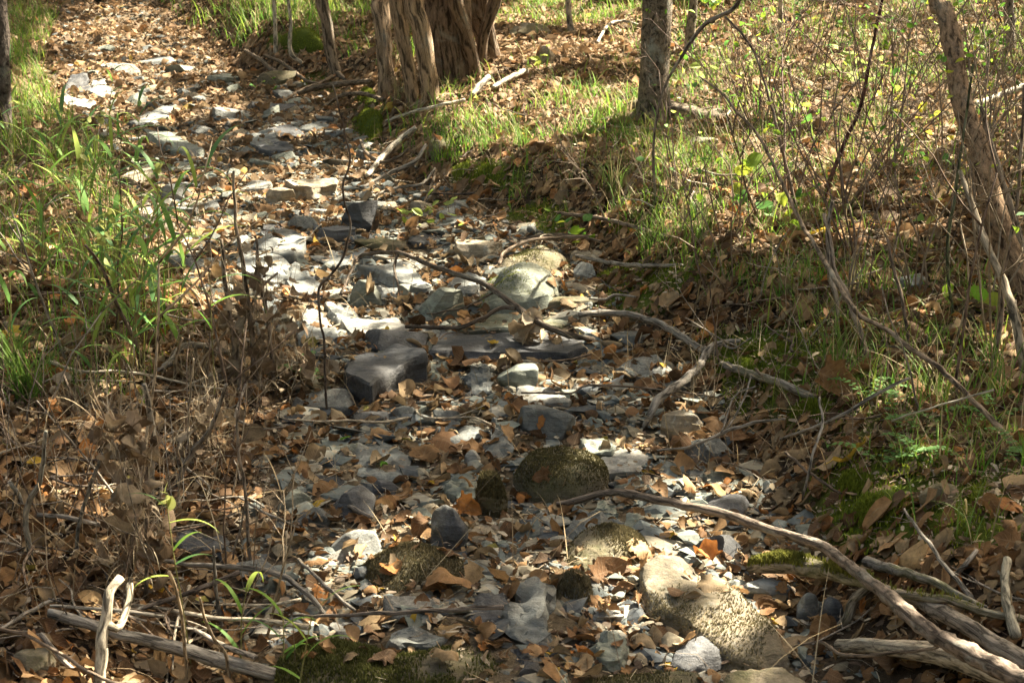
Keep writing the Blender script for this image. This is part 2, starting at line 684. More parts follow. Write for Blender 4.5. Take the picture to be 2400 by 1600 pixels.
STONE_COL = {'dark': (.048, .050, .053), 'blue': (.118, .128, .122), 'grey': (.180, .188, .176), 'green': (.160, .176, .142), 'tan': (.29, .24, .165), 'pale': (.28, .272, .24), 'brown': (.125, .105, .07)}
STONE_MAT = {'dark': M_DARK, 'blue': M_STONE, 'grey': M_PALE, 'green': M_STONE, 'tan': M_PALE, 'pale': M_PALE, 'brown': M_BOULDER}


def register(o, me, loc, rad, phrase=None):
    V = np.array([v.co[:] for v in me.vertices]) + np.asarray(loc)
    solid(V, [list(p.vertices) for p in me.polygons])
    HERO.append((float(loc[0]), float(loc[1]), rad))
    if phrase:
        LAND.append((float(loc[0]), float(loc[1]), phrase))
    return o


def slab(outline, t, kind, label, cat='stone', phrase=None, tx=0.0, ty=0.0, seed=None, amp=.014, layer=.014, flare=1.07, mat=None, name='slate_slab', colm=1.0, group=None, soften=0):
    """top outline traced in photo pixels, at real height t above the bed; the body goes down into the ground"""
    _sn[0] += 1
    seed = seed or _sn[0]
    t = t * .45 if t < .09 else t * .75
    px = np.array(outline, float)
    f = px[np.argmax(px[:, 1])]
    g = at(f[0], f[1], t)
    z0 = float(H(np.array([g[0]]), np.array([g[1]]))[0])
    P = []
    for a, b in px:
        d = raydir(a, b)
        s = (z0 + t - CAM[2]) / d[2]
        P.append(CAM + d * s)
    P = np.array(P)
    c = P.mean(0)
    c[2] = z0
    P = P - c
    P[:, 2] += ty * P[:, 1] + tx * P[:, 0]
    # jitter extra outline points
    Q = []
    for i in range(len(P)):
        a, b = P[i], P[(i + 1) % len(P)]
        Q.append(a)
        L = np.linalg.norm(b - a)
        k = int(L / .07)
        for j in range(k):
            q = a + (b - a) * (j + 1) / (k + 1)
            nrm = np.array([-(b - a)[1], (b - a)[0], 0]) / (L + 1e-6)
            Q.append(q + nrm * rng.normal(0, .0045))
    Q = np.array(Q)
    bm = bmesh.new()
    top = [bm.verts.new(q) for q in Q]
    low = [bm.verts.new((q[0] * flare, q[1] * flare, -.07)) for q in Q]
    n = len(Q)
    area = sum(Q[i][0] * Q[(i + 1) % n][1] - Q[(i + 1) % n][0] * Q[i][1] for i in range(n))
    if area < 0:
        top.reverse()
        low.reverse()
    bm.faces.new(top)
    bm.faces.new(low[::-1])
    for i in range(n):
        j = (i + 1) % n
        bm.faces.new((top[j], top[i], low[i], low[j]))
    bm.normal_update()
    rad = float(np.abs(Q[:, :2]).max())
    me = finish_rock(bm, max(.016, rad * .09), amp, layer, soften, .006, seed)
    cc = tuple(v * colm for v in STONE_COL[kind])
    o = link(name, me, mat or STONE_MAT[kind], loc=c, color=cc)
    tag(o, label, cat, group)
    register(o, me, c, rad * .8, phrase)
    return o


def boulder(x0, y0, x1, y1, kind, label, depth=.75, flat=False, phrase=None, mat=None, name='stone', cat='stone', soften=1, cuts=12, amp=.03, yaw=0.0, colm=1.0, seed=None, group=None, sink=.28):
    """a stone that fills the photo's box (x0,y0)-(x1,y1), its front foot on the ground at y1"""
    _sn[0] += 1
    seed = seed or _sn[0] + 100
    g = at((x0 + x1) / 2, y1)
    k = m_per_px(g)
    W = (x1 - x0) * k
    dz, dy = CAM[2] - g[2], g[1]
    va = math.atan2(dz, dy)
    D = W * depth
    vis = (y1 - y0) * k
    Ht = (vis - D * math.sin(va) * .8) / math.cos(va)
    if Ht < W * .14:
        Ht = W * .14
        D = max(.35 * W, (vis - Ht * math.cos(va)) / (math.sin(va) * .8))
    Ht = min(Ht, W * 1.3)
    full = Ht / (1 - sink)
    me = poly_rock(W / 2 * 1.03, D / 2, full / 2, seed, flat, cuts, edge=max(.012, W * .045), soften=soften, amp=amp, layer=.006 if flat else .003)
    me.transform(Matrix.Rotation(yaw, 4, 'Z'))
    xs = np.array([v.co[:] for v in me.vertices])
    loc = np.array([g[0], g[1] + D * .42, 0])
    loc[2] = float(H(np.array([g[0]]), np.array([loc[1]]))[0]) + Ht - xs[:, 2].max()
    cc = tuple(v * colm for v in STONE_COL[kind])
    o = link(name, me, mat or STONE_MAT[kind], loc=loc, color=cc)
    tag(o, label, cat, group)
    register(o, me, loc, W * .42, phrase)
    return o


def mound(outline, hgt, kind, label, cat='boulder', name='boulder', phrase=None, mat=None, colm=1.0, power=2.2, amp=.018, cx=0.0, cy=0.0):
    """a rounded boulder or hummock whose foot is the traced outline; hgt is its real height"""
    _sn[0] += 1
    P = np.array([at(a, b) for a, b in outline])
    c = P.mean(0)
    c[2] = float(H(np.array([c[0]]), np.array([c[1]]))[0])
    Q = smooth_path(np.column_stack([np.vstack([P, P[:1]]), np.zeros(len(P) + 1)]), .03)[:-1, :2] - c[:2]
    n = len(Q)
    R = 22
    V = [[cx, cy, hgt]]
    for k in range(1, R + 1):
        f = k / R
        g = f ** .8
        V += [[cx * (1 - g) + q[0] * g, cy * (1 - g) + q[1] * g, hgt * (1 - g ** power) - (.05 if k == R else 0)] for q in Q]
    V = np.array(V)
    t = [(0, 1 + j, 1 + (j + 1) % n) for j in range(n)]
    qd = [(1 + (k - 1) * n + j, 1 + k * n + j, 1 + k * n + (j + 1) % n, 1 + (k - 1) * n + (j + 1) % n) for k in range(1, R) for j in range(n)]
    W = V + c
    V[:, 2] += H(W[:, 0], W[:, 1], False) - c[2]
    V[:, 2] += amp * fbm3(V * 6 + _sn[0], 4) + amp * .8 * np.round(2.5 * noise3(V * np.array([5, 9, 9]) + 3.1)) / 2.5
    a = (Q[:, 0] * np.roll(Q[:, 1], -1) - np.roll(Q[:, 0], -1) * Q[:, 1]).sum()
    if a < 0:
        t = [x[::-1] for x in t]
        qd = [x[::-1] for x in qd]
    me = make_mesh(name, V, qd, t)
    o = link(name, me, mat or STONE_MAT[kind], loc=c, color=tuple(v * colm for v in STONE_COL[kind]))
    tag(o, label, cat)
    register(o, me, c, float(np.abs(Q).max()) * .7, phrase)
    return o


# --- slabs traced from the photograph
slab([(807, 869), (824, 833), (931, 800), (993, 819), (1003, 833), (965, 842), (914, 869), (883, 885), (869, 900)], .11, 'dark', 'thick dark slate block with chipped front edge, beside the long dark slab', phrase='the thick dark slate block', tx=.05, flare=1.02, amp=.009, layer=.006)
slab([(1007, 823), (1034, 775), (1110, 781), (1210, 780), (1261, 771), (1337, 778), (1365, 793), (1379, 814), (1330, 828), (1279, 824), (1206, 826), (1096, 823)], .085, 'dark', 'long flat dark slate slab with a dead leaf clump standing on it', phrase='the long dark slab', amp=.006)
slab([(1075, 771), (1110, 754), (1165, 735), (1213, 733), (1296, 729), (1358, 735), (1365, 750), (1317, 762), (1248, 766), (1144, 770)], .05, 'green', 'wide grey-green slab just behind the long dark slab', phrase='the wide grey-green slab', mat=M_BOULDER)
slab([(558, 595), (592, 587), (654, 597), (696, 614), (685, 640), (644, 661), (592, 661), (568, 630)], .08, 'grey', 'largest pale grey slab in the sunlit stream bed, broad and flat', phrase='the largest pale slab', tx=-.05)
slab([(585, 571), (634, 547), (685, 542), (716, 551), (713, 590), (668, 595), (620, 587)], .075, 'grey', 'pale grey slab just behind the largest pale slab', colm=.9)
slab([(665, 645), (692, 631), (744, 655), (754, 675), (709, 685), (682, 681)], .07, 'grey', 'pale triangular slab touching the near corner of the largest pale slab', ty=.12)
slab([(596, 688), (651, 690), (661, 737), (654, 759), (627, 743)], .05, 'blue', 'narrow blue-grey slab beside the dead leaf drift on the dry stalks', colm=1.3)
slab([(702, 723), (733, 721), (771, 741), (764, 766), (709, 768)], .05, 'pale', 'bright pale stone with a pointed back, lit by sun, near the thin vine')
slab([(757, 712), (800, 707), (838, 731), (828, 748), (790, 745)], .05, 'grey', 'pale flat stone right beside the bright pointed stone')
slab([(835, 627), (931, 619), (972, 635), (1007, 664), (993, 673), (938, 659), (886, 637)], .085, 'grey', 'pale curved slab with a dark undercut edge beneath the arched twig', phrase='the undercut curved slab', tx=-.04)
slab([(828, 1108), (838, 1040), (880, 1036), (960, 1064), (958, 1118), (880, 1120)], .05, 'blue', 'squarish blue-grey slate lying flat, crossed by pale streaks', phrase='the squarish flat slate', colm=1.05)
slab([(1220, 1363), (1261, 1358), (1288, 1378), (1268, 1420), (1262, 1442), (1300, 1473), (1250, 1497), (1196, 1470), (1180, 1452)], .085, 'blue', 'blue-grey slate rock with a flat angled top, brown leaves against it', phrase='the angled slate rock', tx=.10, ty=.12, colm=.95)
slab([(1570, 1541), (1600, 1509), (1662, 1485), (1734, 1459), (1750, 1500), (1703, 1516), (1669, 1535), (1600, 1562)], .07, 'dark', 'dark wedge of slate resting against the lichened boulder', phrase='the dark slate wedge', colm=1.5, ty=.1)
slab([(1395, 1408), (1418, 1403), (1462, 1403), (1463, 1438), (1396, 1440)], .05, 'pale', 'small square pale stone half buried in brown leaves')
slab([(1390, 1494), (1400, 1480), (1456, 1478), (1460, 1540), (1392, 1543)], .05, 'green', 'small square smooth stone with a bright sheen, below the square pale stone', colm=1.3)
slab([(908, 1478), (930, 1468), (1000, 1468), (1055, 1462), (1058, 1496), (1010, 1510), (915, 1518)], .06, 'blue', 'oblong blue-grey slate plank, cracked across, below the straight thin stick', phrase='the oblong slate plank', colm=.9)
slab([(1100, 1418), (1140, 1388), (1185, 1392), (1196, 1420), (1180, 1455), (1120, 1445)], .05, 'dark', 'dark slate piece under the end of the straight thin stick', ty=.15)
slab([(1187, 1510), (1215, 1503), (1255, 1545), (1252, 1572), (1225, 1572)], .03, 'dark', 'flat dark slate sliver lying beside bottom moss')
slab([(1340, 1208), (1390, 1196), (1432, 1215), (1428, 1240), (1390, 1250), (1350, 1246)], .05, 'blue', 'blue-grey slate beside the small end of the long dark branch', colm=.85)
slab([(1445, 1238), (1465, 1208), (1525, 1192), (1520, 1222), (1490, 1240)], .05, 'green', 'pointed grey-green slate flake under the long dark branch')
slab([(1386, 1190), (1400, 1166), (1450, 1176), (1458, 1196), (1430, 1200)], .06, 'green', 'grey-green slate chip just below the tip of the long dark branch', colm=1.3)
slab([(1045, 1145), (1065, 1118), (1120, 1116), (1130, 1170), (1100, 1180)], .07, 'green', 'grey slate with a straight edge beside the brown mossy lump', colm=.9)
slab([(1100, 920), (1098, 880), (1115, 862), (1145, 868), (1140, 912)], .06, 'blue', 'upright blue-grey slate shard below the long dark slab', ty=.25, colm=1.1)
slab([(1003, 842), (1030, 832), (1050, 852), (1020, 876), (1005, 868)], .04, 'green', 'grey-green stone wedged between the thick dark block and long dark slab', colm=1.2)
slab([(1160, 995), (1180, 1012), (1202, 1046), (1170, 1062), (1132, 1040)], .05, 'blue', 'blue-grey slate with a raised corner near the grooved dark boulder', colm=1.1, ty=.15)
slab([(1020, 1000), (1060, 985), (1120, 988), (1125, 1020), (1060, 1038), (1022, 1030)], .06, 'blue', 'dull blue-grey slab, broad and low, behind the big brown curled leaf')
slab([(1210, 905), (1290, 908), (1325, 925), (1330, 938), (1260, 945), (1215, 930)], .04, 'pale', 'pale tan stone in the sunlit spot below the long dark slab', phrase='the sunlit pale stone')
slab([(1385, 1085), (1420, 1060), (1500, 1050), (1525, 1075), (1500, 1100), (1420, 1105)], .06, 'pale', 'pale stone glowing in its own patch of sun beside the big mossy boulder', phrase='the sun-spotted pale stone')
slab([(1355, 1030), (1400, 1022), (1445, 1040), (1438, 1062), (1370, 1060)], .06, 'green', 'greenish slate between the grooved boulder and sun-spotted pale stone')
slab([(590, 310), (640, 302), (655, 330), (610, 342), (588, 335)], .06, 'grey', 'flat pale square slab far up the bed, a dark wedge before it', phrase='the far square slab')
slab([(600, 342), (640, 328), (690, 334), (688, 352), (610, 353)], .07, 'dark', 'dark wedge of slate before the far square slab', colm=1.3)
slab([(668, 428), (700, 420), (778, 422), (790, 430), (730, 438), (690, 438)], .10, 'tan', 'tan slab with a shaded front edge propped up on smaller stones', phrase='the propped tan slab', colm=.85)
slab([(212, 182), (250, 180), (248, 196), (215, 198)], .06, 'pale', 'small white sunlit slab farthest up the bed')
slab([(205, 215), (225, 198), (262, 206), (275, 220), (240, 226)], .06, 'grey', 'pale flat slab beside the far dark slates')
slab([(132, 228), (160, 222), (222, 232), (218, 248), (160, 248)], .07, 'pale', 'long pale slab at the grassy edge far up the bed')
slab([(144, 208), (165, 188), (205, 186), (212, 206), (170, 212)], .07, 'dark', 'far dark slate leaning up the bed among pale slabs', ty=.15)
slab([(300, 285), (340, 266), (400, 240), (420, 240), (380, 280), (330, 296)], .07, 'grey', 'long grey ledge slab slanting across the far bed')
slab([(330, 300), (380, 305), (480, 345), (470, 358), (400, 352)], .07, 'green', 'brownish slate ledge half sunk beyond the tall grass')
slab([(1010, 330), (1040, 315), (1100, 302), (1160, 293), (1165, 306), (1100, 322), (1030, 345)], .10, 'brown', 'dark stone ledge half buried in the grassy bank', name='stone_ledge')
slab([(1660, 1590), (1700, 1572), (1760, 1562), (1840, 1575), (1900, 1610), (1700, 1625)], .06, 'tan', 'tan flat stone at the bottom edge under the pale log', mat=M_BOULDER, colm=.8)
slab([(400, 1255), (430, 1240), (510, 1250), (535, 1275), (440, 1290)], .05, 'dark', 'dark slate plank half hidden under dry stalks', colm=1.2)
slab([(1330, 590), (1390, 580), (1440, 578), (1480, 588), (1420, 602), (1350, 606)], .05, 'tan', 'flat tan stone at the foot of the grassy bank, beside the ridge rock')
slab([(1130, 595), (1155, 575), (1000, 590)][::-1] and [(700, 585), (735, 572), (835, 590), (850, 612), (790, 622), (730, 605)], .06, 'grey', 'grey slab lying between the pale slabs and the dark upright wedge', colm=.85)
slab([(850, 660), (880, 645), (960, 655), (935, 690), (870, 690)], .03, 'grey', 'low grey slab in front of the undercut curved slab', colm=.8)
slab([(1045, 655), (1080, 640), (1140, 650), (1110, 685), (1060, 680)], .05, 'grey', 'grey slab tucked behind the wedge stone and the mossy lit boulder', colm=.9)
slab([(800, 755), (840, 742), (930, 745), (960, 768), (900, 785), (830, 785)], .04, 'pale', 'low pale slab behind the thick dark slate block', colm=.9)
slab([(690, 775), (720, 760), (790, 765), (800, 785), (740, 800), (700, 795)], .04, 'grey', 'flat grey slab beside the thin vine, shaded on one half')
slab([(540, 570), (560, 545), (590, 552), (585, 575)], .05, 'grey', 'small grey slab at the far side of the largest pale slab')
# --- stones and boulders
mound([(1092, 702), (1128, 668), (1200, 650), (1280, 655), (1314, 685), (1298, 722), (1230, 740), (1150, 740), (1102, 726)], .10, 'green', 'rounded boulder with a yellow-green mossy crown, lit by sun', phrase='the mossy lit boulder', mat=M_LICHEN, power=1.7, amp=.045, cx=.05, cy=-.02, colm=.85)
mound([(1162, 640), (1200, 604), (1280, 588), (1335, 600), (1342, 630), (1280, 652), (1200, 656)], .085, 'brown', 'long rounded ridge rock behind the mossy lit boulder', phrase='the ridge rock', power=2.2, amp=.02, colm=1.4)
boulder(1055, 562, 1178, 612, 'tan', 'block of tan sandstone with a flat pale top', flat=True, phrase='the tan sandstone block', soften=1)
boulder(380, 592, 441, 630, 'blue', 'rounded blue-grey stone at the edge of the tall grass', soften=3)
boulder(800, 473, 882, 545, 'dark', 'dark upright wedge of slate in the middle of the bed', phrase='the dark upright wedge', colm=1.15, soften=0, depth=.7)
boulder(735, 530, 830, 568, 'dark', 'low dark slate sloping away from the dark upright wedge', flat=True, soften=0, colm=1.5)
boulder(820, 652, 892, 722, 'green', 'dark pyramid-shaped stone beneath the arched twig', soften=0, colm=.7, phrase='the pyramid stone')
boulder(982, 668, 1085, 755, 'green', 'pointed grey wedge stone with a pale sunlit facet', soften=0, colm=1.15, phrase='the pointed wedge stone')
boulder(930, 662, 975, 698, 'green', 'small rounded grey stone between the pyramid and the wedge', soften=3)
boulder(1208, 942, 1352, 1034, 'blue', 'grooved dark boulder with a smooth rounded shoulder', phrase='the grooved dark boulder', soften=3, colm=.75, name='boulder', cat='boulder')
mound([(1200, 1150), (1222, 1105), (1300, 1086), (1392, 1100), (1430, 1132), (1412, 1172), (1340, 1188), (1250, 1178)], .085, 'brown', 'big brown-green mossy boulder in the middle of the bed', phrase='the big mossy boulder', colm=.9, power=3.5, amp=.03, cx=-.04, cy=.02)
boulder(1105, 1108, 1195, 1215, 'brown', 'brown mossy lump of rock standing beside the big mossy boulder', soften=5, name='boulder', cat='boulder', colm=.75)
boulder(770, 1138, 872, 1212, 'dark', 'crumpled dark slate with pale broken edges', soften=0, amp=.06, phrase='the crumpled dark slate', colm=1.3)
boulder(1010, 1182, 1102, 1292, 'dark', 'folded stone striped black and white, standing among orange leaves', phrase='the striped folded stone', soften=2, colm=1.6, mat=M_LICHEN, amp=.06)
slab([(1505, 1345), (1560, 1318), (1620, 1326), (1690, 1356), (1745, 1390), (1800, 1440), (1835, 1485), (1790, 1510), (1710, 1500), (1640, 1465), (1560, 1432), (1512, 1396)], .09, 'tan', 'big pale lichen-spotted boulder lit by sun at the bottom', cat='boulder', name='boulder', phrase='the lichened boulder', mat=M_LICHEN, tx=-.10, ty=.10, amp=.014, flare=1.2, soften=3, colm=.55)
mound([(835, 1330), (880, 1298), (960, 1288), (1050, 1310), (1095, 1345), (1060, 1385), (980, 1395), (890, 1390), (850, 1365)], .055, 'brown', 'low hummock furred with grey-brown moss, above the large rounded leaf', phrase='the furry moss hummock', name='mossy_hummock', cat='hummock')
mound([(1310, 1300), (1360, 1265), (1440, 1258), (1510, 1275), (1530, 1310), (1480, 1335), (1400, 1350), (1330, 1350)], .06, 'brown', 'moss-furred hummock behind the leaf pile and lichened boulder', name='mossy_hummock', cat='hummock')
mound([(640, 1590), (700, 1530), (820, 1515), (960, 1508), (1100, 1500), (1200, 1520), (1240, 1570), (1230, 1640), (900, 1660), (660, 1650)], .035, 'brown', 'broad flat rock under dark green moss at the bottom edge', phrase='the bottom moss rock', name='mossy_rock', colm=.7)
mound([(1260, 1600), (1420, 1570), (1560, 1590), (1640, 1610), (1600, 1660), (1300, 1660)], .03, 'brown', 'low brown rock at the bottom edge below the smooth square stone', name='mossy_rock', colm=.9)
boulder(1300, 1330, 1395, 1420, 'grey', 'pale boulder shoulder with brown moss above the leaf pile', mat=M_LICHEN, soften=4, name='boulder', cat='boulder')
boulder(1752, 1355, 1865, 1412, 'grey', 'angular pale stone with a shadow band, under the mossy root', flat=True, soften=1)
boulder(1862, 1380, 1932, 1450, 'blue', 'oval grey speckled stone leaning under the root arch', soften=4, colm=1.3)
boulder(1920, 1402, 1980, 1474, 'dark', 'oval dark stone leaning on the grey speckled one', soften=4, colm=1.3)
boulder(1640, 1158, 1768, 1215, 'dark', 'low dark rounded stone behind the long dark branch', soften=4, colm=1.2, phrase='the low dark rounded stone')
boulder(1868, 1224, 1942, 1254, 'green', 'small smooth grey stone at the foot of the green moss bank', soften=4)
boulder(1548, 962, 1650, 1032, 'tan', 'tan stone at the foot of the bent grey root', soften=2, colm=.75, phrase='the tan stone by the root')
boulder(1160, 856, 1260, 914, 'green', 'rounded pale-veined stone below the leaf clump', soften=3, colm=1.2, phrase='the pale-veined stone')
boulder(620, 438, 698, 482, 'tan', 'square tan block in front of the propped tan slab', flat=True, soften=1)
boulder(2165, 1125, 2262, 1182, 'brown', 'brown-grey flat-faced stone set in the green moss', soften=2, phrase='the stone in the moss', colm=1.2)
boulder(1255, 108, 1302, 152, 'tan', 'small tan stone on the sunlit far bank behind the cedar clump', soften=2, colm=.8)
boulder(1195, 52, 1295, 88, 'brown', 'far low stone on the bank near the thin pale sapling', soften=2, colm=1.4)
boulder(1605, 318, 1682, 352, 'tan', 'tan stone showing through grass beside the lichened trunk', soften=2, colm=.75)
boulder(1430, 775, 1540, 812, 'blue', 'low grey slate pinned under the curved root', flat=True, soften=1, colm=.8)
boulder(1270, 690, 1400, 722, 'brown', 'low brown stone beside the mossy lit boulder', soften=2, flat=True)
boulder(1330, 660, 1405, 690, 'tan', 'small tan lump beyond the low brown stone', soften=4, colm=.8)
boulder(830, 553, 960, 592, 'brown', 'brown earthy stone before the dark upright wedge', soften=4)
boulder(960, 470, 1015, 498, 'tan', 'tan bank-foot stone half under leaves', soften=3, colm=.9)
boulder(1050, 470, 1105, 500, 'grey', 'grey bank-foot stone under hanging grass', soften=3, colm=.8)
boulder(370, 432, 430, 472, 'grey', 'pointed pale stone beside the tall grass far up', soften=1)
boulder(600, 165, 690, 205, 'brown', 'far mossy stone under the exposed roots', soften=3)
boulder(650, 1145, 730, 1205, 'green', 'squat grey stone near the dry stalks', soften=2, colm=.9)
boulder(870, 1120, 930, 1160, 'dark', 'small dark jagged stone below the squarish flat slate', soften=0, colm=1.3)
boulder(2090, 640, 2190, 680, 'blue', 'blue-grey stone half hidden by grass on the bank', soften=3, colm=.9)
boulder(1085, 1055, 1130, 1100, 'pale', 'small white stone in a spot of sun by the brown leaves', soften=2)
boulder(0, 725, 22, 785, 'tan', 'tan stone cut by the picture edge on the leafy bank', soften=2, colm=.8)
boulder(20, 1530, 120, 1600, 'tan', 'rough tan rotten lump among foreground sticks', soften=4, colm=.6, mat=M_BOULDER)
LAND.append((*at(560, 800)[:2], 'the dead leaf drift'))
LAND.append((*at(1960, 840)[:2], 'the sunlit grass tuft'))
LAND.append((*at(2080, 1160)[:2], 'the green moss bank'))
LAND.append((*at(120, 640)[:2], 'the tall grass'))
LAND.append((*at(300, 1450)[:2], 'the pale forked stick'))
LAND.append((*at(700, 320)[:2], 'the far bend of the bed'))
LAND.append((*at(2100, 1480)[:2], 'the pale log'))

BVH = BVHTree.FromPolygons([tuple(v) for v in np.vstack(SOLID_V)], SOLID_F)


def drop(x, y):
    """top surface at x,y: z, normal, on_stone"""
    zt = float(H(np.array([x]), np.array([y]))[0])
    hit = BVH.ray_cast(Vector((x, y, 4)), Vector((0, 0, -1)))
    if hit[0] is not None and hit[0].z > zt:
        return hit[0].z, hit[1], True
    e = .03
    a = H(np.array([x - e, x + e, x, x]), np.array([y, y, y - e, y + e]))
    return zt, Vector((-(a[1] - a[0]) / (2 * e), -(a[3] - a[2]) / (2 * e), 1)).normalized(), False


def drop_many(x, y):
    z = H(x, y)
    e = .03
    gx_ = (H(x + e, y) - H(x - e, y)) / (2 * e)
    gy_ = (H(x, y + e) - H(x, y - e)) / (2 * e)
    N = np.stack([-gx_, -gy_, np.ones(len(x))], 1)
    N /= np.linalg.norm(N, axis=1)[:, None]
    on = np.zeros(len(x), bool)
    dn = Vector((0, 0, -1))
    for i in range(len(x)):
        hit = BVH.ray_cast(Vector((x[i], y[i], 4)), dn)
        if hit[0] is not None and hit[0].z > z[i]:
            z[i] = hit[0].z
            N[i] = hit[1]
            on[i] = True
    return z, N, on


# ------------------------------------------------------------------ labels for scattered things
ORD = ['nearest', 'second nearest', 'third nearest', 'fourth nearest', 'fifth nearest', 'sixth nearest', 'seventh nearest', 'eighth nearest', 'ninth nearest', 'tenth nearest', 'eleventh nearest', 'twelfth nearest']
PENDING = []


def later_label(o, desc, cat, group, x, y):
    L = min(LAND, key=lambda q: (q[0] - x) ** 2 + (q[1] - y) ** 2)
    dx, dy = x - L[0], y - L[1]
    if abs(dx) > abs(dy) * 1.2:
        rel = 'to the right of' if dx > 0 else 'to the left of'
    else:
        rel = 'beyond' if dy > 0 else 'in front of'
    PENDING.append((o, desc, cat, group, rel, L[2], math.hypot(dx, dy)))


def flush_labels():
    d = {}
    for p in PENDING:
        d.setdefault((p[1], p[4], p[5]), []).append(p)
    for k, ps in d.items():
        ps.sort(key=lambda p: p[6])
        for i, p in enumerate(ps):
            if len(ps) == 1:
                s = f'{p[1]} {p[4]} {p[5]}'
            elif i < len(ORD):
                s = f'{ORD[i]} {p[1]} {p[4]} {p[5]}'
            else:
                s = f'{p[1]} farther out {p[4]} {p[5]}'
            tag(p[0], s, p[2], p[3])


def in_frame(x, y, mx=60, my=30):
    z = H(x, y)
    px, py, _ = proj(np.stack([x, y, z], 1))
    return (px > -mx) & (px < 2400 + mx) & (py > -my) & (py < 1600 + my)


def sample_view(n, ymax=14.5, ymin=2.9, margin=.12, wide=True):
    """points over the ground the camera sees (n of them in the frame), carried on about two metres past the frame's sides"""
    out = []
    tot = 0
    ymin = ymin - .5 if wide else ymin
    while tot < n:
        y = rng.uniform(ymin, ymax, n)
        hw = y * TH * (1 + margin) + (2.2 if wide else .35)
        x = rng.uniform(-1, 1, n) * (ymax * TH * (1 + margin) + (2.2 if wide else .35))
        ok = np.abs(x) < hw
        x, y = x[ok], y[ok]
        k = in_frame(x, y, 260, 160)
        if wide:
            near = in_frame(x, y, 40, 40)
            out.append(np.stack([x, y], 1))
            tot += near.sum()
        else:
            out.append(np.stack([x[k], y[k]], 1))
            tot += k.sum()
    P = np.vstack(out)
    return P if wide else P[:n]


# --- scattered stones (one object each)
TPL = []
for k in range(18):
    flat = k % 3 != 0
    r_ = random.Random(900 + k)
    sx, sy = 1.0, r_.uniform(.55, .95)
    sz = r_.uniform(.16, .32) if flat else r_.uniform(.4, .65)
    me = poly_rock(sx * .5, sy * .5, sz * .5, 500 + k, flat, 9, edge=.11, soften=0 if k % 4 else 2, amp=.03, layer=.01)
    TPL.append((me, flat, sz))
TPL_MESH = {}
KN = {'dark': 'dark slate', 'blue': 'blue-grey', 'grey': 'grey', 'green': 'grey-green', 'tan': 'tan', 'pale': 'pale'}
pts = sample_view(6000, 13, wide=False)
r_, l_ = bank(pts[:, 0], pts[:, 1])
keepp = (np.maximum(r_, l_) < -.02) & (rng.random(len(pts)) < np.clip(1.35 - pts[:, 1] / 15, .2, 1))
pts = pts[keepp]
n_st = 0
for x, y in pts:
    if n_st >= 280:
        break
    size = float(np.clip(rng.lognormal(math.log(.105), .42), .05, .27))
    if any(drop(x + a * size * .4, y + b * size * .4)[2] for a, b in ((0, 0), (.6, 0), (-.6, 0), (0, .6), (0, -.6))):
        continue
    if any((x - hx) ** 2 + (y - hy) ** 2 < (hr * .9 + size * .32) ** 2 for hx, hy, hr in HERO):
        continue
    kind = rng.choice(['blue', 'grey', 'green', 'tan', 'pale', 'dark'], p=[.2, .26, .24, .1, .12, .08])
    k = int(rng.integers(len(TPL)))
    me0, flat, sz = TPL[k]
    mkey = (k, STONE_MAT[kind].name)
    if mkey not in TPL_MESH:
        m2 = me0.copy()
        m2.materials.clear()
        m2.materials.append(STONE_MAT[kind])
        TPL_MESH[mkey] = m2
    z = float(H(np.array([x]), np.array([y]))[0])
    cm = rng.uniform(.8, 1.2)
    o = link('stone', TPL_MESH[mkey], loc=(x, y, z + size * sz * .05), color=tuple(v * cm for v in STONE_COL[kind]))
    o.scale = (size, size, size)
    o.rotation_euler = (rng.normal(0, .14), rng.normal(0, .14), rng.uniform(0, 2 * PI))
    HERO.append((x, y, size * .42))
    sw = 'small' if size < .07 else ('hand-sized' if size < .12 else 'large')
    later_label(o, f"{sw} {'flat' if flat else 'blocky'} {KN[kind]} stone", 'stone', 'loose stones in the stream bed', x, y)
    n_st += 1

for k in range(170):
    P = at(rng.uniform(140, 900), rng.uniform(150, 620))
    r1, l1 = bank(P[0], P[1])
    size = float(rng.uniform(.13, .32))
    if max(r1, l1) > -.08 or any((P[0] - hx) ** 2 + (P[1] - hy) ** 2 < (hr * .9 + size * .3) ** 2 for hx, hy, hr in HERO):
        continue
    kind = rng.choice(['blue', 'grey', 'green', 'dark', 'pale'], p=[.34, .3, .16, .1, .1])
    kt = int(rng.choice([1, 2, 4, 5, 7, 8, 10, 11, 13, 14]))
    mkey = (kt, STONE_MAT[kind].name)
    if mkey not in TPL_MESH:
        m2 = TPL[kt][0].copy()
        m2.materials.clear()
        m2.materials.append(STONE_MAT[kind])
        TPL_MESH[mkey] = m2
    o = link('stone', TPL_MESH[mkey], loc=(P[0], P[1], P[2] + size * TPL[kt][2] * .1), color=STONE_COL[kind])
    o.scale = (size, size, size * .8)
    o.rotation_euler = (rng.normal(0, .12), rng.normal(0, .12), rng.uniform(0, 2 * PI))
    HERO.append((P[0], P[1], size * .42))
    later_label(o, f"broad flat {KN[kind]} slab", 'stone', 'loose stones in the stream bed', P[0], P[1])

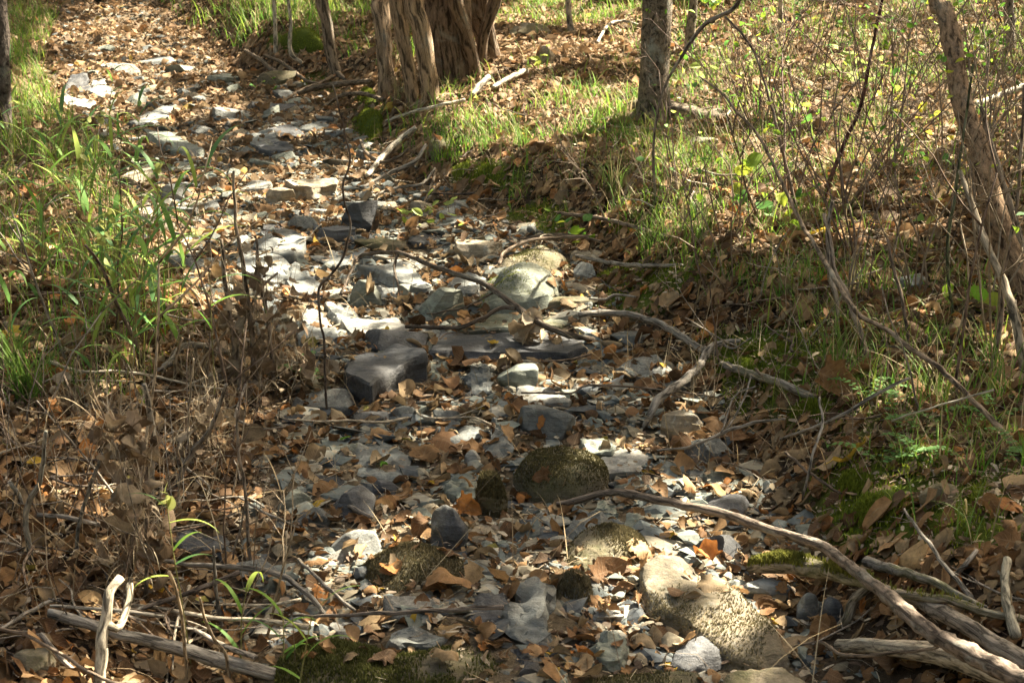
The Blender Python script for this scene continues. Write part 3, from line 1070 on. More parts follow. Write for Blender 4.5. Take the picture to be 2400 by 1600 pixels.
# --- slate chips and gravel, too many to count
def rock_lod(seed):
    r = random.Random(seed)
    bm = bmesh.new()
    rd = seed % 3 == 0
    pts_ = [(r.gauss(0, .4), r.gauss(0, .4), r.gauss(0, .12)) for _ in range(13)]
    if rd:
        pts_ = [Vector((r.gauss(0, 1), r.gauss(0, 1), r.gauss(0, 1))).normalized() for _ in range(24)]
        pts_ = [(p[0] * .5, p[1] * .38, p[2] * .26) for p in pts_]
    for p in pts_:
        bm.verts.new(p)
    res = bmesh.ops.convex_hull(bm, input=bm.verts)
    bmesh.ops.delete(bm, geom=[v for v in bm.verts if not v.link_faces], context='VERTS')
    bmesh.ops.triangulate(bm, faces=bm.faces)
    bm.verts.index_update()
    V = np.array([v.co[:] for v in bm.verts])
    F = np.array([[v.index for v in f.verts] for f in bm.faces])
    bm.free()
    return V, F


def rot_batch(n, tilt, yaw=None):
    yaw = rng.uniform(0, 2 * PI, n) if yaw is None else yaw
    tx, ty = rng.normal(0, 1, n) * tilt, rng.normal(0, 1, n) * tilt
    cz, sz_, cx, sx_, cy, sy_ = np.cos(yaw), np.sin(yaw), np.cos(tx), np.sin(tx), np.cos(ty), np.sin(ty)
    Rz = np.zeros((n, 3, 3)); Rx = np.zeros((n, 3, 3)); Ry = np.zeros((n, 3, 3))
    Rz[:, 0, 0] = cz; Rz[:, 0, 1] = -sz_; Rz[:, 1, 0] = sz_; Rz[:, 1, 1] = cz; Rz[:, 2, 2] = 1
    Rx[:, 0, 0] = 1; Rx[:, 1, 1] = cx; Rx[:, 1, 2] = -sx_; Rx[:, 2, 1] = sx_; Rx[:, 2, 2] = cx
    Ry[:, 1, 1] = 1; Ry[:, 0, 0] = cy; Ry[:, 0, 2] = sy_; Ry[:, 2, 0] = -sy_; Ry[:, 2, 2] = cy
    return Rx @ Ry @ Rz


def near_hero(x, y, grow=0.0):
    h = np.array(HERO)
    out = np.zeros(len(x), bool)
    for s in range(0, len(x), 4000):
        d = (x[s:s + 4000, None] - h[None, :, 0]) ** 2 + (y[s:s + 4000, None] - h[None, :, 1]) ** 2
        out[s:s + 4000] = (d < (h[None, :, 2] * .9 + grow) ** 2).any(1)
    return out


chip = Soup()
cp = sample_view(125000, 17)
r_, l_ = bank(cp[:, 0], cp[:, 1])
dd = np.maximum(r_, l_)
w = sstep((-dd + .12) / .3) * (.45 + .55 * (noise2(cp[:, 0] * 2.2, cp[:, 1] * 2.2, 12) > -.25))
cp = cp[(rng.random(len(cp)) < w * np.clip(1.75 - cp[:, 1] / 6.5, .16, 1))]
cp = cp[~near_hero(cp[:, 0], cp[:, 1])]
cp = cp[~drop_many(cp[:, 0], cp[:, 1])[2]]
LODS = [rock_lod(s) for s in range(14)]
ck = rng.integers(0, 14, len(cp))
pal = np.array([[.12, .135, .125], [.18, .192, .168], [.15, .165, .14], [.22, .20, .15], [.28, .265, .215], [.065, .073, .078], [.17, .145, .10], [.11, .124, .12]])
for k in range(14):
    P = cp[ck == k]
    V, F = LODS[k]
    n = len(P)
    s = np.clip(rng.lognormal(math.log(.021), .65, n), .005, .075)
    R = rot_batch(n, .22)
    W = np.einsum('nij,vj->nvi', R, V) * s[:, None, None]
    W[:, :, 0] += P[:, 0, None]
    W[:, :, 1] += P[:, 1, None]
    W[:, :, 2] += (H(P[:, 0], P[:, 1]) + s * .09)[:, None]
    c = pal[rng.integers(0, len(pal), n)] * rng.uniform(.75, 1.2, (n, 1))
    chip.add(W.reshape(-1, 3), None, (F[None] + (np.arange(n) * len(V))[:, None, None]).reshape(-1, 3), None, np.repeat(c, len(V), 0))
tag(link('gravel', chip.mesh('gravel', False), M_CHIPS), 'slate chips and gravel covering the stream bed', 'gravel', kind='stuff')


# ------------------------------------------------------------------ leaves
def leaf_grid(kind, R, C):
    u = np.linspace(0, 1, R)
    v = np.linspace(-1, 1, C)
    if kind == 'ovate':
        w = .34 * np.sin(PI * u ** .85) ** .85
    elif kind == 'broad':
        w = .46 * np.sin(PI * np.clip(u, 0, 1) ** .65) ** .7
    elif kind == 'lance':
        w = .17 * np.sin(PI * u ** .8) ** .9
    else:
        w = np.interp(u, [0, .08, .18, .28, .38, .48, .60, .70, .80, .92, 1], [.02, .22, .46, .30, .34, .52, .28, .30, .20, .10, .0])
    if R > 8 and kind in ('ovate', 'broad'):
        w = w * (1 + .07 * np.where(np.arange(R) % 2, 1, -1))
    w[0] = max(w[0], .012)
    U, Vv = np.meshgrid(u, v, indexing='ij')
    W = np.repeat(w[:, None], C, 1)
    i = np.arange(R - 1)[:, None] * C + np.arange(C - 1)[None]
    q = np.stack([i, i + 1, i + C + 1, i + C], -1).reshape(-1, 4)
    return U.ravel(), Vv.ravel(), W.ravel(), q


def leaf_batch(kind, R, C, n, size, curl, roll, crumple, tilt, lobed_back=0.0):
    """n curled leaves around the origin, flat-ish in xy: (n, R*C, 3), uv, quads"""
    U, Vv, W, q = leaf_grid(kind, R, C)
    cu = (rng.normal(0, 1, n) * curl + curl * .5)[:, None]
    cu = np.where(np.abs(cu) < .05, .05, cu)
    ro = (rng.normal(0, 1, n) * roll)[:, None]
    ro = np.where(np.abs(ro) < .05, .05, ro)
    a = Vv[None] * cu
    x = W[None] * np.sin(a) / cu
    z = W[None] * (1 - np.cos(a)) / cu
    b = (U[None] - .5) * ro
    y = np.sin(b) / ro
    z2 = (1 - np.cos(b)) / ro
    y = y - z * np.sin(b)
    z = z2 + z * np.cos(b)
    if kind == 'lobed':
        y = y - .18 * np.abs(Vv[None]) * (W[None] > .3)
    s3 = rng.uniform(0, 900, n)
    pn = np.stack([np.repeat((Vv * W * 3.2)[None], n, 0) + s3[:, None], np.repeat((U * 3.2)[None], n, 0), np.zeros((n, len(U)))], -1).reshape(-1, 3)
    z = z + crumple * noise3(pn).reshape(n, -1)
    P = np.stack([x, y, z], -1) * size[:, None, None]
    P = np.einsum('nij,nvj->nvi', rot_batch(n, tilt), P)
    P[:, :, 2] -= P[:, :, 2].min(1)[:, None] * .75
    return P, np.stack([Vv, U], 1), q


PAL = np.array([[.24, .138, .070], [.175, .095, .050], [.33, .205, .115], [.125, .074, .044], [.24, .18, .122], [.36, .155, .05], [.31, .222, .14], [.10, .062, .040], [.44, .30, .17], [.50, .34, .05], [.22, .20, .06]])
PALP = np.array([.17, .17, .13, .14, .13, .04, .1, .08, .03, .006, .004])
PALP = PALP / PALP.sum()
PAL = PAL * np.array([.90, .88, .75])
PALN = ['brown', 'dark brown', 'light brown', 'dark brown', 'grey-brown', 'orange', 'tan', 'dark brown', 'pale tan', 'yellow', 'olive']

litter = Soup()
lp = sample_view(135000, 18)
r_, l_ = bank(lp[:, 0], lp[:, 1])
dd = np.maximum(r_, l_)
mossv = px_mask(lp[:, 0], lp[:, 1], MOSS_PX, wob=30)
w = np.clip(.36 + .05 * (lp[:, 1] - 4), .36, .45)
w = w + (1 - w) * sstep((dd + .15) / .4)
w = w * np.clip(.45 + .9 * (noise2(lp[:, 0] * 1.9, lp[:, 1] * 1.9, 40) * .5 + .5), 0, 1)
w = w * (1 - .82 * mossv)
lp = lp[rng.random(len(lp)) < w]
zz, nn, on_ = drop_many(lp[:, 0], lp[:, 1])
keep = ~on_ | (rng.random(len(lp)) < .05)
lp, zz, nn = lp[keep], zz[keep], nn[keep]


def tilt_to(P, N):
    """lean batches (n,v,3) so that +z follows N (small angles)"""
    Q = P.copy()
    Q[:, :, 2] -= 0
    Q[:, :, 2] += -(P[:, :, 0] * (N[:, 0] / np.maximum(N[:, 2], .45))[:, None] + P[:, :, 1] * (N[:, 1] / np.maximum(N[:, 2], .45))[:, None])
    return Q


kinds = ['ovate', 'broad', 'lobed', 'lance']
kk = rng.choice(4, len(lp), p=[.42, .25, .25, .08])
for k in range(4):
    for hi in (0, 1):
        near = lp[:, 1] < 6.2
        s_ = (kk == k) & (near == bool(hi))
        P0, Z0, N0 = lp[s_], zz[s_], nn[s_]
        n = len(P0)
        if not n:
            continue
        size = np.clip(rng.lognormal(math.log(.034), .42, n), .013, .09)
        B, uv, q = leaf_batch(kinds[k], 7 if hi else 5, 5 if hi else 3, n, size, 1.1, 1.4, .12, .42)
        B = tilt_to(B, N0)
        B[:, :, 0] += P0[:, 0, None]
        B[:, :, 1] += P0[:, 1, None]
        B[:, :, 2] += (Z0 + rng.uniform(0, .014, n))[:, None]
        c = PAL[rng.choice(len(PAL), n, p=PALP)] * rng.uniform(.6, 1.3, (n, 1))
        fw = np.clip((P0[:, 1] - 6.5) / 6, 0, .35)[:, None]
        c = c * (1 - fw) + fw * np.array([.29, .205, .125]) * rng.uniform(.6, 1.25, (n, 1))
        nv = B.shape[1]
        litter.add(B.reshape(-1, 3), (q[None] + (np.arange(n) * nv)[:, None, None]).reshape(-1, 4), None, np.tile(uv, (n, 1)), np.repeat(c, nv, 0))
tag(link('leaf_litter', litter.mesh('leaf_litter'), M_LITTER), 'brown fallen leaf litter covering banks and bed', 'leaf litter', kind='stuff')

# --- crumbs: leaf fragments, bark bits, short stalks
crumb = Soup()
fp = sample_view(110000, 12)
r_, l_ = bank(fp[:, 0], fp[:, 1])
w = .5 + .5 * sstep((np.maximum(r_, l_) + .1) / .4)
fp = fp[(rng.random(len(fp)) < w * np.clip(1.5 - fp[:, 1] / 9, .15, 1))]
n = len(fp)
L = np.clip(rng.lognormal(math.log(.02), .7, n), .004, .12)
wd = np.minimum(L * .6, rng.uniform(.001, .014, n))
wd = np.where(L > .04, rng.uniform(.0008, .002, n), wd)
ya = rng.uniform(0, 2 * PI, n)
el = rng.normal(0, .22, n)
dirv = np.stack([np.cos(ya) * np.cos(el), np.sin(ya) * np.cos(el), np.sin(el)], 1)
sd = np.stack([-np.sin(ya), np.cos(ya), rng.normal(0, .4, n)], 1)
z = H(fp[:, 0], fp[:, 1]) + rng.uniform(.001, .022, n)
c0 = np.stack([fp[:, 0], fp[:, 1], z], 1)
mid = c0 + np.stack([rng.normal(0, .1, n) * L, rng.normal(0, .1, n) * L, rng.uniform(0, .12, n) * L], 1)
a, b = c0 - dirv * L[:, None] * .5, c0 + dirv * L[:, None] * .5
V = np.stack([a - sd * wd[:, None] * .3, a + sd * wd[:, None] * .3, mid - sd * wd[:, None] * .5, mid + sd * wd[:, None] * .5, b - sd * wd[:, None] * .3, b + sd * wd[:, None] * .3], 1)
q = np.array([[0, 1, 3, 2], [2, 3, 5, 4]])
cc = np.array([[.22, .16, .10], [.33, .27, .18], [.12, .085, .06], [.28, .22, .16], [.40, .34, .25]])[rng.integers(0, 5, n)] * rng.uniform(.7, 1.2, (n, 1))
crumb.add(V.reshape(-1, 3), (q[None] + (np.arange(n) * 6)[:, None, None]).reshape(-1, 4), None, None, np.repeat(cc, 6, 0))
tag(link('plant_debris', crumb.mesh('plant_debris'), M_FIBRE), 'fine straw, bark bits and leaf crumbs over the ground', 'debris', kind='stuff')

# --- single leaves
LT = []
for k in range(16):
    kind = kinds[[0, 1, 2, 0, 2, 2, 0, 2, 1, 0, 2, 2, 0, 2, 0, 3][k]]
    B, uv, q = leaf_batch(kind, 15, 9, 1, np.array([1.0]), .9, 1.25, .13, .0)
    # stalk
    U, Vv, W, _ = leaf_grid(kind, 15, 9)
    base = B[0].reshape(15, 9, 3)[0, 4]
    st = smooth_path([[*(base + [0, .02, 0]), .012], [*(base + [.02, -.12, .02]), .011], [*(base + [.06, -.26, .07]), .012]], .05)
    tv, tq, tt, tuv = tube(st, 5)
    S = Soup()
    S.add(B[0], q, None, uv)
    S.add(tv, tq, tt, np.zeros((len(tv), 2)))
    LT.append((S.mesh('dead_leaf'), kind))
for m, _ in LT:
    m.materials.append(M_LEAF)
SHAPE = {'ovate': 'pointed', 'broad': 'rounded', 'lobed': 'lobed', 'lance': 'narrow'}


def put_leaf(x, y, size, ci, k=None, tilt=.3, lift=.003, label=None, cat='leaf', yaw=None):
    k = int(rng.integers(len(LT))) if k is None else k
    z, nrm, on = drop(x, y)
    o = link('dead_leaf', LT[k][0])
    zax = Vector(nrm) * .8 + Vector((0, 0, .2))
    qn = Vector((0, 0, 1)).rotation_difference(zax.normalized())
    yw = rng.uniform(0, 2 * PI) if yaw is None else yaw
    M = Matrix.Translation((x, y, z + lift)) @ qn.to_matrix().to_4x4() @ Matrix.Rotation(yw, 4, 'Z') @ Matrix.Rotation(rng.normal(0, tilt), 4, 'X') @ Matrix.Rotation(rng.normal(0, tilt), 4, 'Y') @ Matrix.Scale(size, 4)
    o.matrix_world = M
    cm = rng.uniform(.8, 1.25)
    o.color = (*(PAL[ci] * cm), 1)
    if label:
        tag(o, label, cat)
    else:
        later_label(o, f"{PALN[ci]} {SHAPE[LT[k][1]]} dead leaf", 'leaf', 'single dead leaves on the stream bed', x, y)
    return o


CLUST = [(1450, 1430, 26, 85), (1560, 1310, 12, 60), (960, 1262, 12, 60), (790, 1345, 16, 80), (1010, 1385, 12, 80), (1380, 1565, 16, 70), (1130, 1505, 8, 45), (1830, 1430, 9, 45), (2160, 1300, 20, 120), (2300, 1310, 14, 90), (1110, 1075, 10, 60), (1700, 1290, 14, 80), (1640, 1330, 10, 70), (870, 1580, 8, 60), (590, 1520, 8, 90), (300, 1430, 8, 120), (100, 1240, 6, 80), (690, 1230, 8, 70), (1330, 1200, 6, 60), (1180, 1290, 8, 60), (2150, 1180, 8, 70), (1600, 1110, 8, 80), (780, 1240, 8, 60), (1420, 1500, 16, 60), (1960, 1400, 8, 60), (1290, 840, 6, 60), (1100, 880, 5, 50), (780, 900, 5, 60)]
PC = np.array([.27, .20, .15, .12, .06, .04, .09, .04, .03, .012, .005])
PC = PC / PC.sum()
for cx, cy, n, sp in CLUST:
    for _ in range(n):
        a, b = rng.normal(cx, sp), rng.normal(cy, sp * .5)
        if not (5 < a < 2395 and 5 < b < 1590):
            continue
        P = at(a, b)
        put_leaf(P[0], P[1], float(np.clip(rng.normal(.053, .014), .03, .078)), int(rng.choice(len(PAL), p=PC)))
# particular leaves
P = at(2000, 1100); put_leaf(P[0], P[1], .14, 9, 15, .05, .035, 'long yellow leaf with brown specks on the green moss', yaw=-.9)
P = at(1960, 945); put_leaf(P[0], P[1], .14, 0, 2, .1, .05, 'big brown lobed leaf propped upright below the sunlit grass tuft').rotation_euler = (1.0, .1, .3)
P = at(2150, 960); put_leaf(P[0], P[1], .10, 0, 5, .1, .04, 'brown lobed leaf standing in grass beyond the green moss').rotation_euler = (.9, -.2, 1.2)
P = at(1060, 1062); put_leaf(P[0], P[1], .13, 1, 5, .15, .02, 'big reddish-brown curled leaf in front of the low blue-grey slab')
P = at(1000, 1080); put_leaf(P[0], P[1], .10, 0, 8, .15, .02, 'brown crinkled leaf between the big curled leaf and squarish slate')
P = at(1100, 1215); put_leaf(P[0], P[1], .075, 5, 2, .1, .03, 'orange leaf standing against the striped folded stone').rotation_euler = (1.1, 0, .2)
P = at(1650, 1335); put_leaf(P[0], P[1], .085, 5, 10, .1, .03, 'bright orange leaf on the sunlit end of the lichened boulder')
P = at(1565, 1575); put_leaf(P[0], P[1], .05, 9, 3, .2, .01, 'small yellow leaf at the bottom beside the dark slate wedge')
P = at(1550, 875); put_leaf(P[0], P[1], .05, 9, 6, .3, .02, 'small yellow-orange leaf on the straw near the bent root')
P = at(905, 795); put_leaf(P[0], P[1], .04, 9, 4, .3, .03, 'tiny yellow leaf behind the thick dark slate block')
P = at(1045, 1398); put_leaf(P[0], P[1], .12, 0, 8, .1, .03, 'large rounded brown leaf above the straight thin stick')
P = at(1050, 1585); put_leaf(P[0], P[1], .09, 6, 11, .1, .02, 'pale grey leaf with a hole lying on the bottom moss')
P = at(80, 1108); put_leaf(P[0], P[1], .05, 9, 1, .2, .02, 'small orange-yellow leaf among the foreground sticks')
P = at(135, 900); put_leaf(P[0], P[1], .09, 5, 8, .1, .03, 'orange-brown leaf hanging in grass near the dry stalks').rotation_euler = (1.2, 0, .4)

# ------------------------------------------------------------------ branches, roots, logs
BR = 0


def px_path(rows, lift=0.0):
    """rows (px, py, radius_px, height above ground) -> world rows"""
    out = []
    for px, py, r, h in rows:
        P = at(px, py, h + lift)
        out.append([*P, r * .84 * m_per_px(P)])
    return out


def branch(rows, label, color, cat='branch', mat=None, sides=14, name='fallen_branch', twigs=(), phrase=None, rough=.13, group=None, wob=.0025, world=None, fiss=0.0):
    global BR
    BR += 1
    W = world if world is not None else px_path(rows)
    org = np.array(W[0][:3])
    path = smooth_path(W, max(.012, np.mean([w[3] for w in W]) * .8))
    V, q, t, uv = tube(path, sides, rough, BR * 1.7, fiss, wob)
    S = Soup()
    S.add(V, q, t, uv)
    if twigs:
        o = empty(name, org)
        main = link('stem', S.mesh('stem', origin=org), mat or M_WOOD, o, color=color)
        for tw in twigs:
            wp = px_path(tw) if len(tw[0]) == 4 and not isinstance(tw, np.ndarray) else tw
            s2 = Soup()
            v2, q2, t2, u2 = tube(smooth_path(wp, .012), 7, .1, BR + 3.3, 0, .003)
            s2.add(v2, q2, t2, u2)
            link('side_twig', s2.mesh('side_twig', origin=org), mat or M_WOOD, o, color=color)
    else:
        o = link(name, S.mesh(name, origin=org), mat or M_WOOD, loc=org, color=color)
    tag(o, label, cat, group)
    if phrase:
        m = np.array(W)[len(W) // 2]
        LAND.append((m[0], m[1], phrase))
    return o


GREYW, BROWNW, DARKW, PALEW = (.24, .215, .18), (.19, .145, .105), (.105, .082, .062), (.40, .36, .29)
branch([(1305, 1182, 8, .03), (1360, 1170, 9, .05), (1440, 1153, 10, .07), (1560, 1175, 12, .08), (1700, 1206, 13, .09), (1800, 1240, 12.9, .11), (1920, 1277, 14.6, .13), (2010, 1342, 17.2, .16), (2100, 1412, 21.5, .18), (2180, 1480, 24.1, .2), (2290, 1540, 27.5, .22), (2440, 1612, 31.0, .24)],
       'long dark branch sloping from the bed up over the bottom logs', (.17, .135, .105), phrase='the long dark branch', sides=20, rough=.16)
branch([(800, 690, 3, .03), (828, 623, 4, .08), (845, 599, 5, .1), (931, 592, 6, .14), (1013, 623, 7, .14), (1086, 647, 7.5, .14), (1144, 671, 8, .13), (1182, 699, 8, .11), (1206, 716, 9, .1), (1254, 750, 9, .11), (1289, 768, 9, .1), (1337, 785, 9, .08), (1390, 795, 8, .03)],
       'arched dark twig spanning the pale slabs to the long dark slab', DARKW, sides=10, phrase='the arched twig',
       twigs=[[(931, 592, 4, .14), (926, 640, 3.5, .09), (945, 715, 2.5, .03)], [(950, 765, 5, .05), (1075, 767, 6, .07), (1130, 745, 6, .09), (1175, 722, 6, .1), (1206, 722, 7, .1)], [(1160, 683, 3, .12), (1090, 720, 2.5, .08), (1000, 737, 2, .04)]])
branch([(1358, 737, 8, .1), (1420, 733, 9, .1), (1471, 737, 9, .1), (1523, 750, 9, .08), (1575, 774, 10, .06), (1640, 815, 11, .04), (1680, 828, 10, .01)], 'curved grey root running from the wide slab to the mossy bank', GREYW, 'root', name='root', sides=12)
branch([(1735, 798, 6, .03), (1686, 803, 8, .05), (1659, 823, 10, .06), (1641, 854, 11, .07), (1600, 893, 11, .08), (1545, 934, 12, .07), (1523, 974, 11, .05), (1511, 1005, 9, .0)], 'bent grey root dropping from the bank into the straw', GREYW, 'root', name='root', phrase='the bent grey root',
       twigs=[[(1690, 806, 4, .04), (1720, 815, 3, .04), (1760, 790, 2, .06)]])
branch([(1690, 852, 10, .02), (1765, 878, 12, .04), (1820, 895, 12, .05), (1862, 912, 12, .04), (1915, 936, 11, .0)], 'mossy grey log end sticking out of the bank', GREYW, 'log', M_MOSSWOOD, name='log')
branch([(117, 1437, 14, .05), (207, 1461, 16, .06), (310, 1494, 17, .07), (430, 1521, 19, .07), (517, 1546, 21, .06), (585, 1566, 21, .05), (680, 1592, 20, .0)], 'smooth grey fallen log across the bottom behind the pale forked stick', (.27, .245, .205), 'log', name='log', sides=18)
branch([(685, 1443, 4, .03), (930, 1436, 6, .06), (1178, 1419, 7, .07)], 'straight thin stick lying across to the dark slate piece', (.17, .14, .115), name='stick', phrase='the straight thin stick')
branch([(1965, 1512, 18, .03), (2040, 1512, 22, .05), (2117, 1522, 27, .06), (2220, 1535, 34, .06), (2323, 1572, 36, .05), (2440, 1612, 38, .04)], 'pale barkless log at the bottom under the long dark branch', (.40, .345, .26), 'log', name='log', sides=22, phrase='the barkless log')
branch([(1760, 1330, 16, .03), (1800, 1322, 24, .06), (1860, 1324, 27, .07), (1915, 1330, 25, .07), (1972, 1347, 20, .08), (2048, 1372, 16, .09), (2117, 1393, 13, .09), (2220, 1405, 12, .09), (2299, 1432, 12, .07), (2400, 1450, 10, .05)], 'thick root topped with yellow-green moss arching over stones', (.25, .21, .155), 'root', M_MOSSWOOD, name='root', sides=18, phrase='the mossy root',
       twigs=[[(2040, 1372, 13, .08), (2000, 1404, 14, .06), (1986, 1450, 14, .03), (1944, 1490, 9, -.01)]])
branch([(2030, 1315, 16, .05), (2082, 1330, 15, .06), (2185, 1363, 12, .07), (2237, 1390, 11, .07), (2310, 1430, 10, .05)], 'grey root lying parallel to and behind the mossy root', GREYW, 'root', M_MOSSWOOD, name='root')
branch([(2120, 1395, 12, .05), (2180, 1420, 20, .07), (2254, 1458, 24, .08), (2340, 1515, 26, .08), (2440, 1570, 28, .08)], 'broad grey buried root between the long dark branch and the mossy root', (.22, .19, .15), 'root', name='root', sides=16)
branch([(1860, 1516, 2, .03), (1924, 1504, 5, .05), (1972, 1532, 5, .08), (2030, 1535, 5.5, .1), (2117, 1526, 5, .1), (2185, 1521, 5, .1), (2212, 1502, 6, .12)], 'wavy brown stick lying along the barkless log', BROWNW, name='stick')
branch([(2358, 1312, 13, .05), (2356, 1370, 13, .06), (2364, 1432, 15, .07), (2380, 1490, 16, .06)], 'short ringed greenish log near the frame edge, pointing at the camera', (.27, .25, .19), 'log', name='log')
branch([(2120, 1190, 3, .07), (2151, 1239, 5, .06), (2203, 1308, 6, .06), (2280, 1400, 7, .04)], 'thin grey stick sloping through brown leaves below the moss', GREYW, name='stick')
branch([(2288, 1290, 6, .05), (2262, 1322, 7, .05), (2240, 1352, 7, .02)], 'short grey stick crossing the thin sloping one', GREYW, name='stick')
branch([(362, 871, 8, .02), (396, 850, 9, .04), (424, 816, 9, .06), (465, 809, 9, .06), (535, 828, 9, .04)], 'bent grey root beside the dead leaf drift', GREYW, 'root', name='root')
branch([(86, 1205, 6, .04), (160, 1213, 7, .05), (241, 1229, 7, .03)], 'short grey stick lying level behind the forked uprights', GREYW, name='stick')
branch([(117, 1418, 4, .05), (241, 1428, 5, .07), (390, 1444, 5, .05)], 'thin pale stick lying just behind the smooth grey fallen log', PALEW, name='stick')
branch([(379, 1315, 6, .06), (465, 1325, 7, .07), (585, 1332, 8, .07), (660, 1350, 8, .06), (723, 1391, 7, .05), (765, 1440, 6, .02)], 'grey branch bending down toward the straight thin stick', (.21, .19, .16))
branch([(0, 1475, 5, .05), (40, 1450, 6, .05), (100, 1415, 6, .04), (180, 1395, 5, .02)], 'grey stick rising from the bottom corner', GREYW, name='stick')
branch([(95, 1485, 7, .06), (140, 1540, 7, .05), (190, 1585, 7, .03)], 'short broken stick stub in the bottom corner', GREYW, name='stick')
branch([(0, 1472, 5, .08), (85, 1498, 5, .07), (240, 1590, 5, .06), (330, 1602, 5, .05)], 'dark thin stick crossing in front of the pale forked stick', BROWNW, name='stick')
branch([(960, 850, 2, .02), (830, 440, 2, .02)][:0] or [(860, 410, 6, .04), (900, 365, 8, .05), (940, 325, 8, .06), (975, 300, 7, .07)], 'pale stripped branch leaning down the bank from the grass', PALEW, phrase='the pale stripped branch')
branch([(850, 440, 4, .02), (915, 405, 6, .05), (970, 380, 6, .08), (1000, 340, 5, .1)], 'grey root hanging over the bank below the pale stripped branch', GREYW, 'root', name='root')
branch([(860, 465, 3, .02), (930, 440, 4, .04), (990, 430, 4, .05), (1020, 395, 3, .06)], 'thin grey root below the grassy bank edge', GREYW, 'root', name='root')
branch([(905, 285, 4, .05), (960, 265, 5, .07), (1020, 250, 5, .08), (1090, 235, 5, .08)], 'pale stick lying at the foot of the cedar clump', PALEW, name='stick')
branch([(1105, 225, 8, .04), (1125, 200, 9, .07), (1145, 180, 8, .1)], 'pale leaning stump of branch beside the cedar clump', PALEW, name='stick')
branch([(1155, 205, 6, .05), (1190, 185, 7, .06), (1235, 165, 7, .06)], 'pale stick lying behind the leaning branch stump', PALEW, name='stick')
branch([(1400, 100, 4, .04), (1425, 60, 4, .06), (1460, 50, 4, .06), (1500, 60, 4, .04)], 'far pale stick in the sunlit leaves by the lichened trunk', PALEW, name='stick')
branch([(2290, 245, 8, .05), (2340, 225, 9, .07), (2400, 205, 10, .08)], 'pale fallen branch behind the leaning trunk', PALEW)
branch([(1220, 560, 3, .04), (1270, 552, 4, .06), (1330, 550, 4, .07), (1410, 565, 4, .05)], 'thin brown twig above the ridge rock', BROWNW, name='stick')
branch([(1170, 620, 4, .05), (1185, 590, 5, .07), (1240, 565, 5, .09), (1310, 557, 5, .09), (1400, 553, 4, .05)], 'curved brown twig over the ridge rock', BROWNW, name='stick')
branch([(1310, 500, 5, .03), (1400, 510, 6, .05), (1480, 530, 6, .05), (1570, 560, 5, .02)], 'long brown root along the grassy bank edge', BROWNW, 'root', name='root')
branch([(1350, 600, 5, .05), (1430, 615, 6, .06), (1500, 622, 6, .05), (1600, 622, 4, .02)], 'grey stick at the bank foot below the green grass', GREYW, name='stick')
branch([(1380, 700, 3, .04), (1420, 702, 4, .05), (1440, 690, 4, .06), (1490, 695, 3, .05)], 'small forked grey twig before the moss cushion', GREYW, name='stick')
branch([(1220, 922, 2.5, .05), (1290, 922, 3, .06), (1340, 920, 3, .07), (1370, 905, 3, .08), (1440, 905, 3, .08), (1540, 912, 2.5, .06), (1600, 935, 2.5, .05)], 'thin brown twig reaching from the sunlit pale stone to the bent root', BROWNW, name='stick')
branch([(1880, 1170, 3, .04), (1895, 1100, 4, .12), (1925, 1000, 4, .18), (1920, 930, 3, .22)], 'thin grey upright twig in front of the mossy bank', GREYW, name='stick')
branch([(1540, 1055, 3, .05), (1620, 1045, 4, .08), (1700, 1010, 5, .12), (1770, 990, 5, .14), (1840, 980, 3, .14)], 'forked grey twig spread over the straw below the bank', GREYW, twigs=[[(1700, 1010, 3, .12), (1740, 940, 3, .16), (1760, 880, 2.5, .2)], [(1690, 1015, 2.5, .12), (1720, 930, 2.5, .18), (1770, 905, 2, .2)]])
branch([(1830, 1030, 4, .06), (1960, 980, 5, .12), (2060, 920, 5, .14), (2130, 885, 4, .14)], 'long thin grey stick lying up the mossy bank', GREYW, name='stick')
branch([(1840, 1060, 4, .07), (1900, 1110, 4, .08), (1960, 1150, 4, .06), (1975, 1158, 3, .05)], 'thin dark twig over the dark rounded stone', DARKW, name='stick')
branch([(2090, 985, 3, .1), (2200, 950, 3, .14), (2330, 915, 3, .18)], 'straight straw-coloured stem slanting across the moss bank', PALEW, name='stick')
branch([(700, 1310, 5, .03), (760, 1370, 5, .05), (830, 1430, 5, .04)], 'short grey twig below the dry stalks pointing at the stick', GREYW, name='stick')
branch([(560, 1165, 3, .05), (640, 1210, 4, .07), (700, 1235, 3, .03)], 'thin twig lying at the edge of the dry stalks', GREYW, name='stick')
branch([(830, 1195, 3, .02), (800, 1170, 4, .02), (875, 1205, 4, .02)][:0] or [(815, 1185, 6, .03), (840, 1198, 6, .03), (872, 1212, 5, .02)], 'stubby grey stick before the crumpled dark slate', GREYW, name='stick')

# --- loose twigs, one object each
TW = []
for k in range(10):
    n = 5
    a = np.cumsum(rng.normal(0, .35, n))
    P = np.concatenate([[[0, 0, 0]], np.cumsum(np.stack([np.cos(a), np.sin(a), rng.normal(0, .12, n)], 1), 0)]) / n
    P -= P.mean(0)
    R = np.linspace(.013, .006, n + 1)
    S = Soup()
    V, q, t, uv = tube(smooth_path(np.column_stack([P, R]), .04), 6, .2, k)
    S.add(V, q, t, uv)
    if k % 2:
        i = 2 + k % 3
        d = np.array([math.cos(a[i] + .8), math.sin(a[i] + .8), .25]) * .28
        V, q, t, uv = tube(smooth_path(np.array([[*P[i], .008], [*(P[i] + d * .5 + [0, .02, 0]), .006], [*(P[i] + d), .004]]), .04), 5)
        S.add(V, q, t, uv)
    m = S.mesh('twig')
    m.materials.append(M_WOOD)
    TW.append(m)
tp = sample_view(900, 9, wide=False)
r_, l_ = bank(tp[:, 0], tp[:, 1])
tp = tp[rng.random(len(tp)) < np.where(np.maximum(r_, l_) > -.1, .9, .25)]
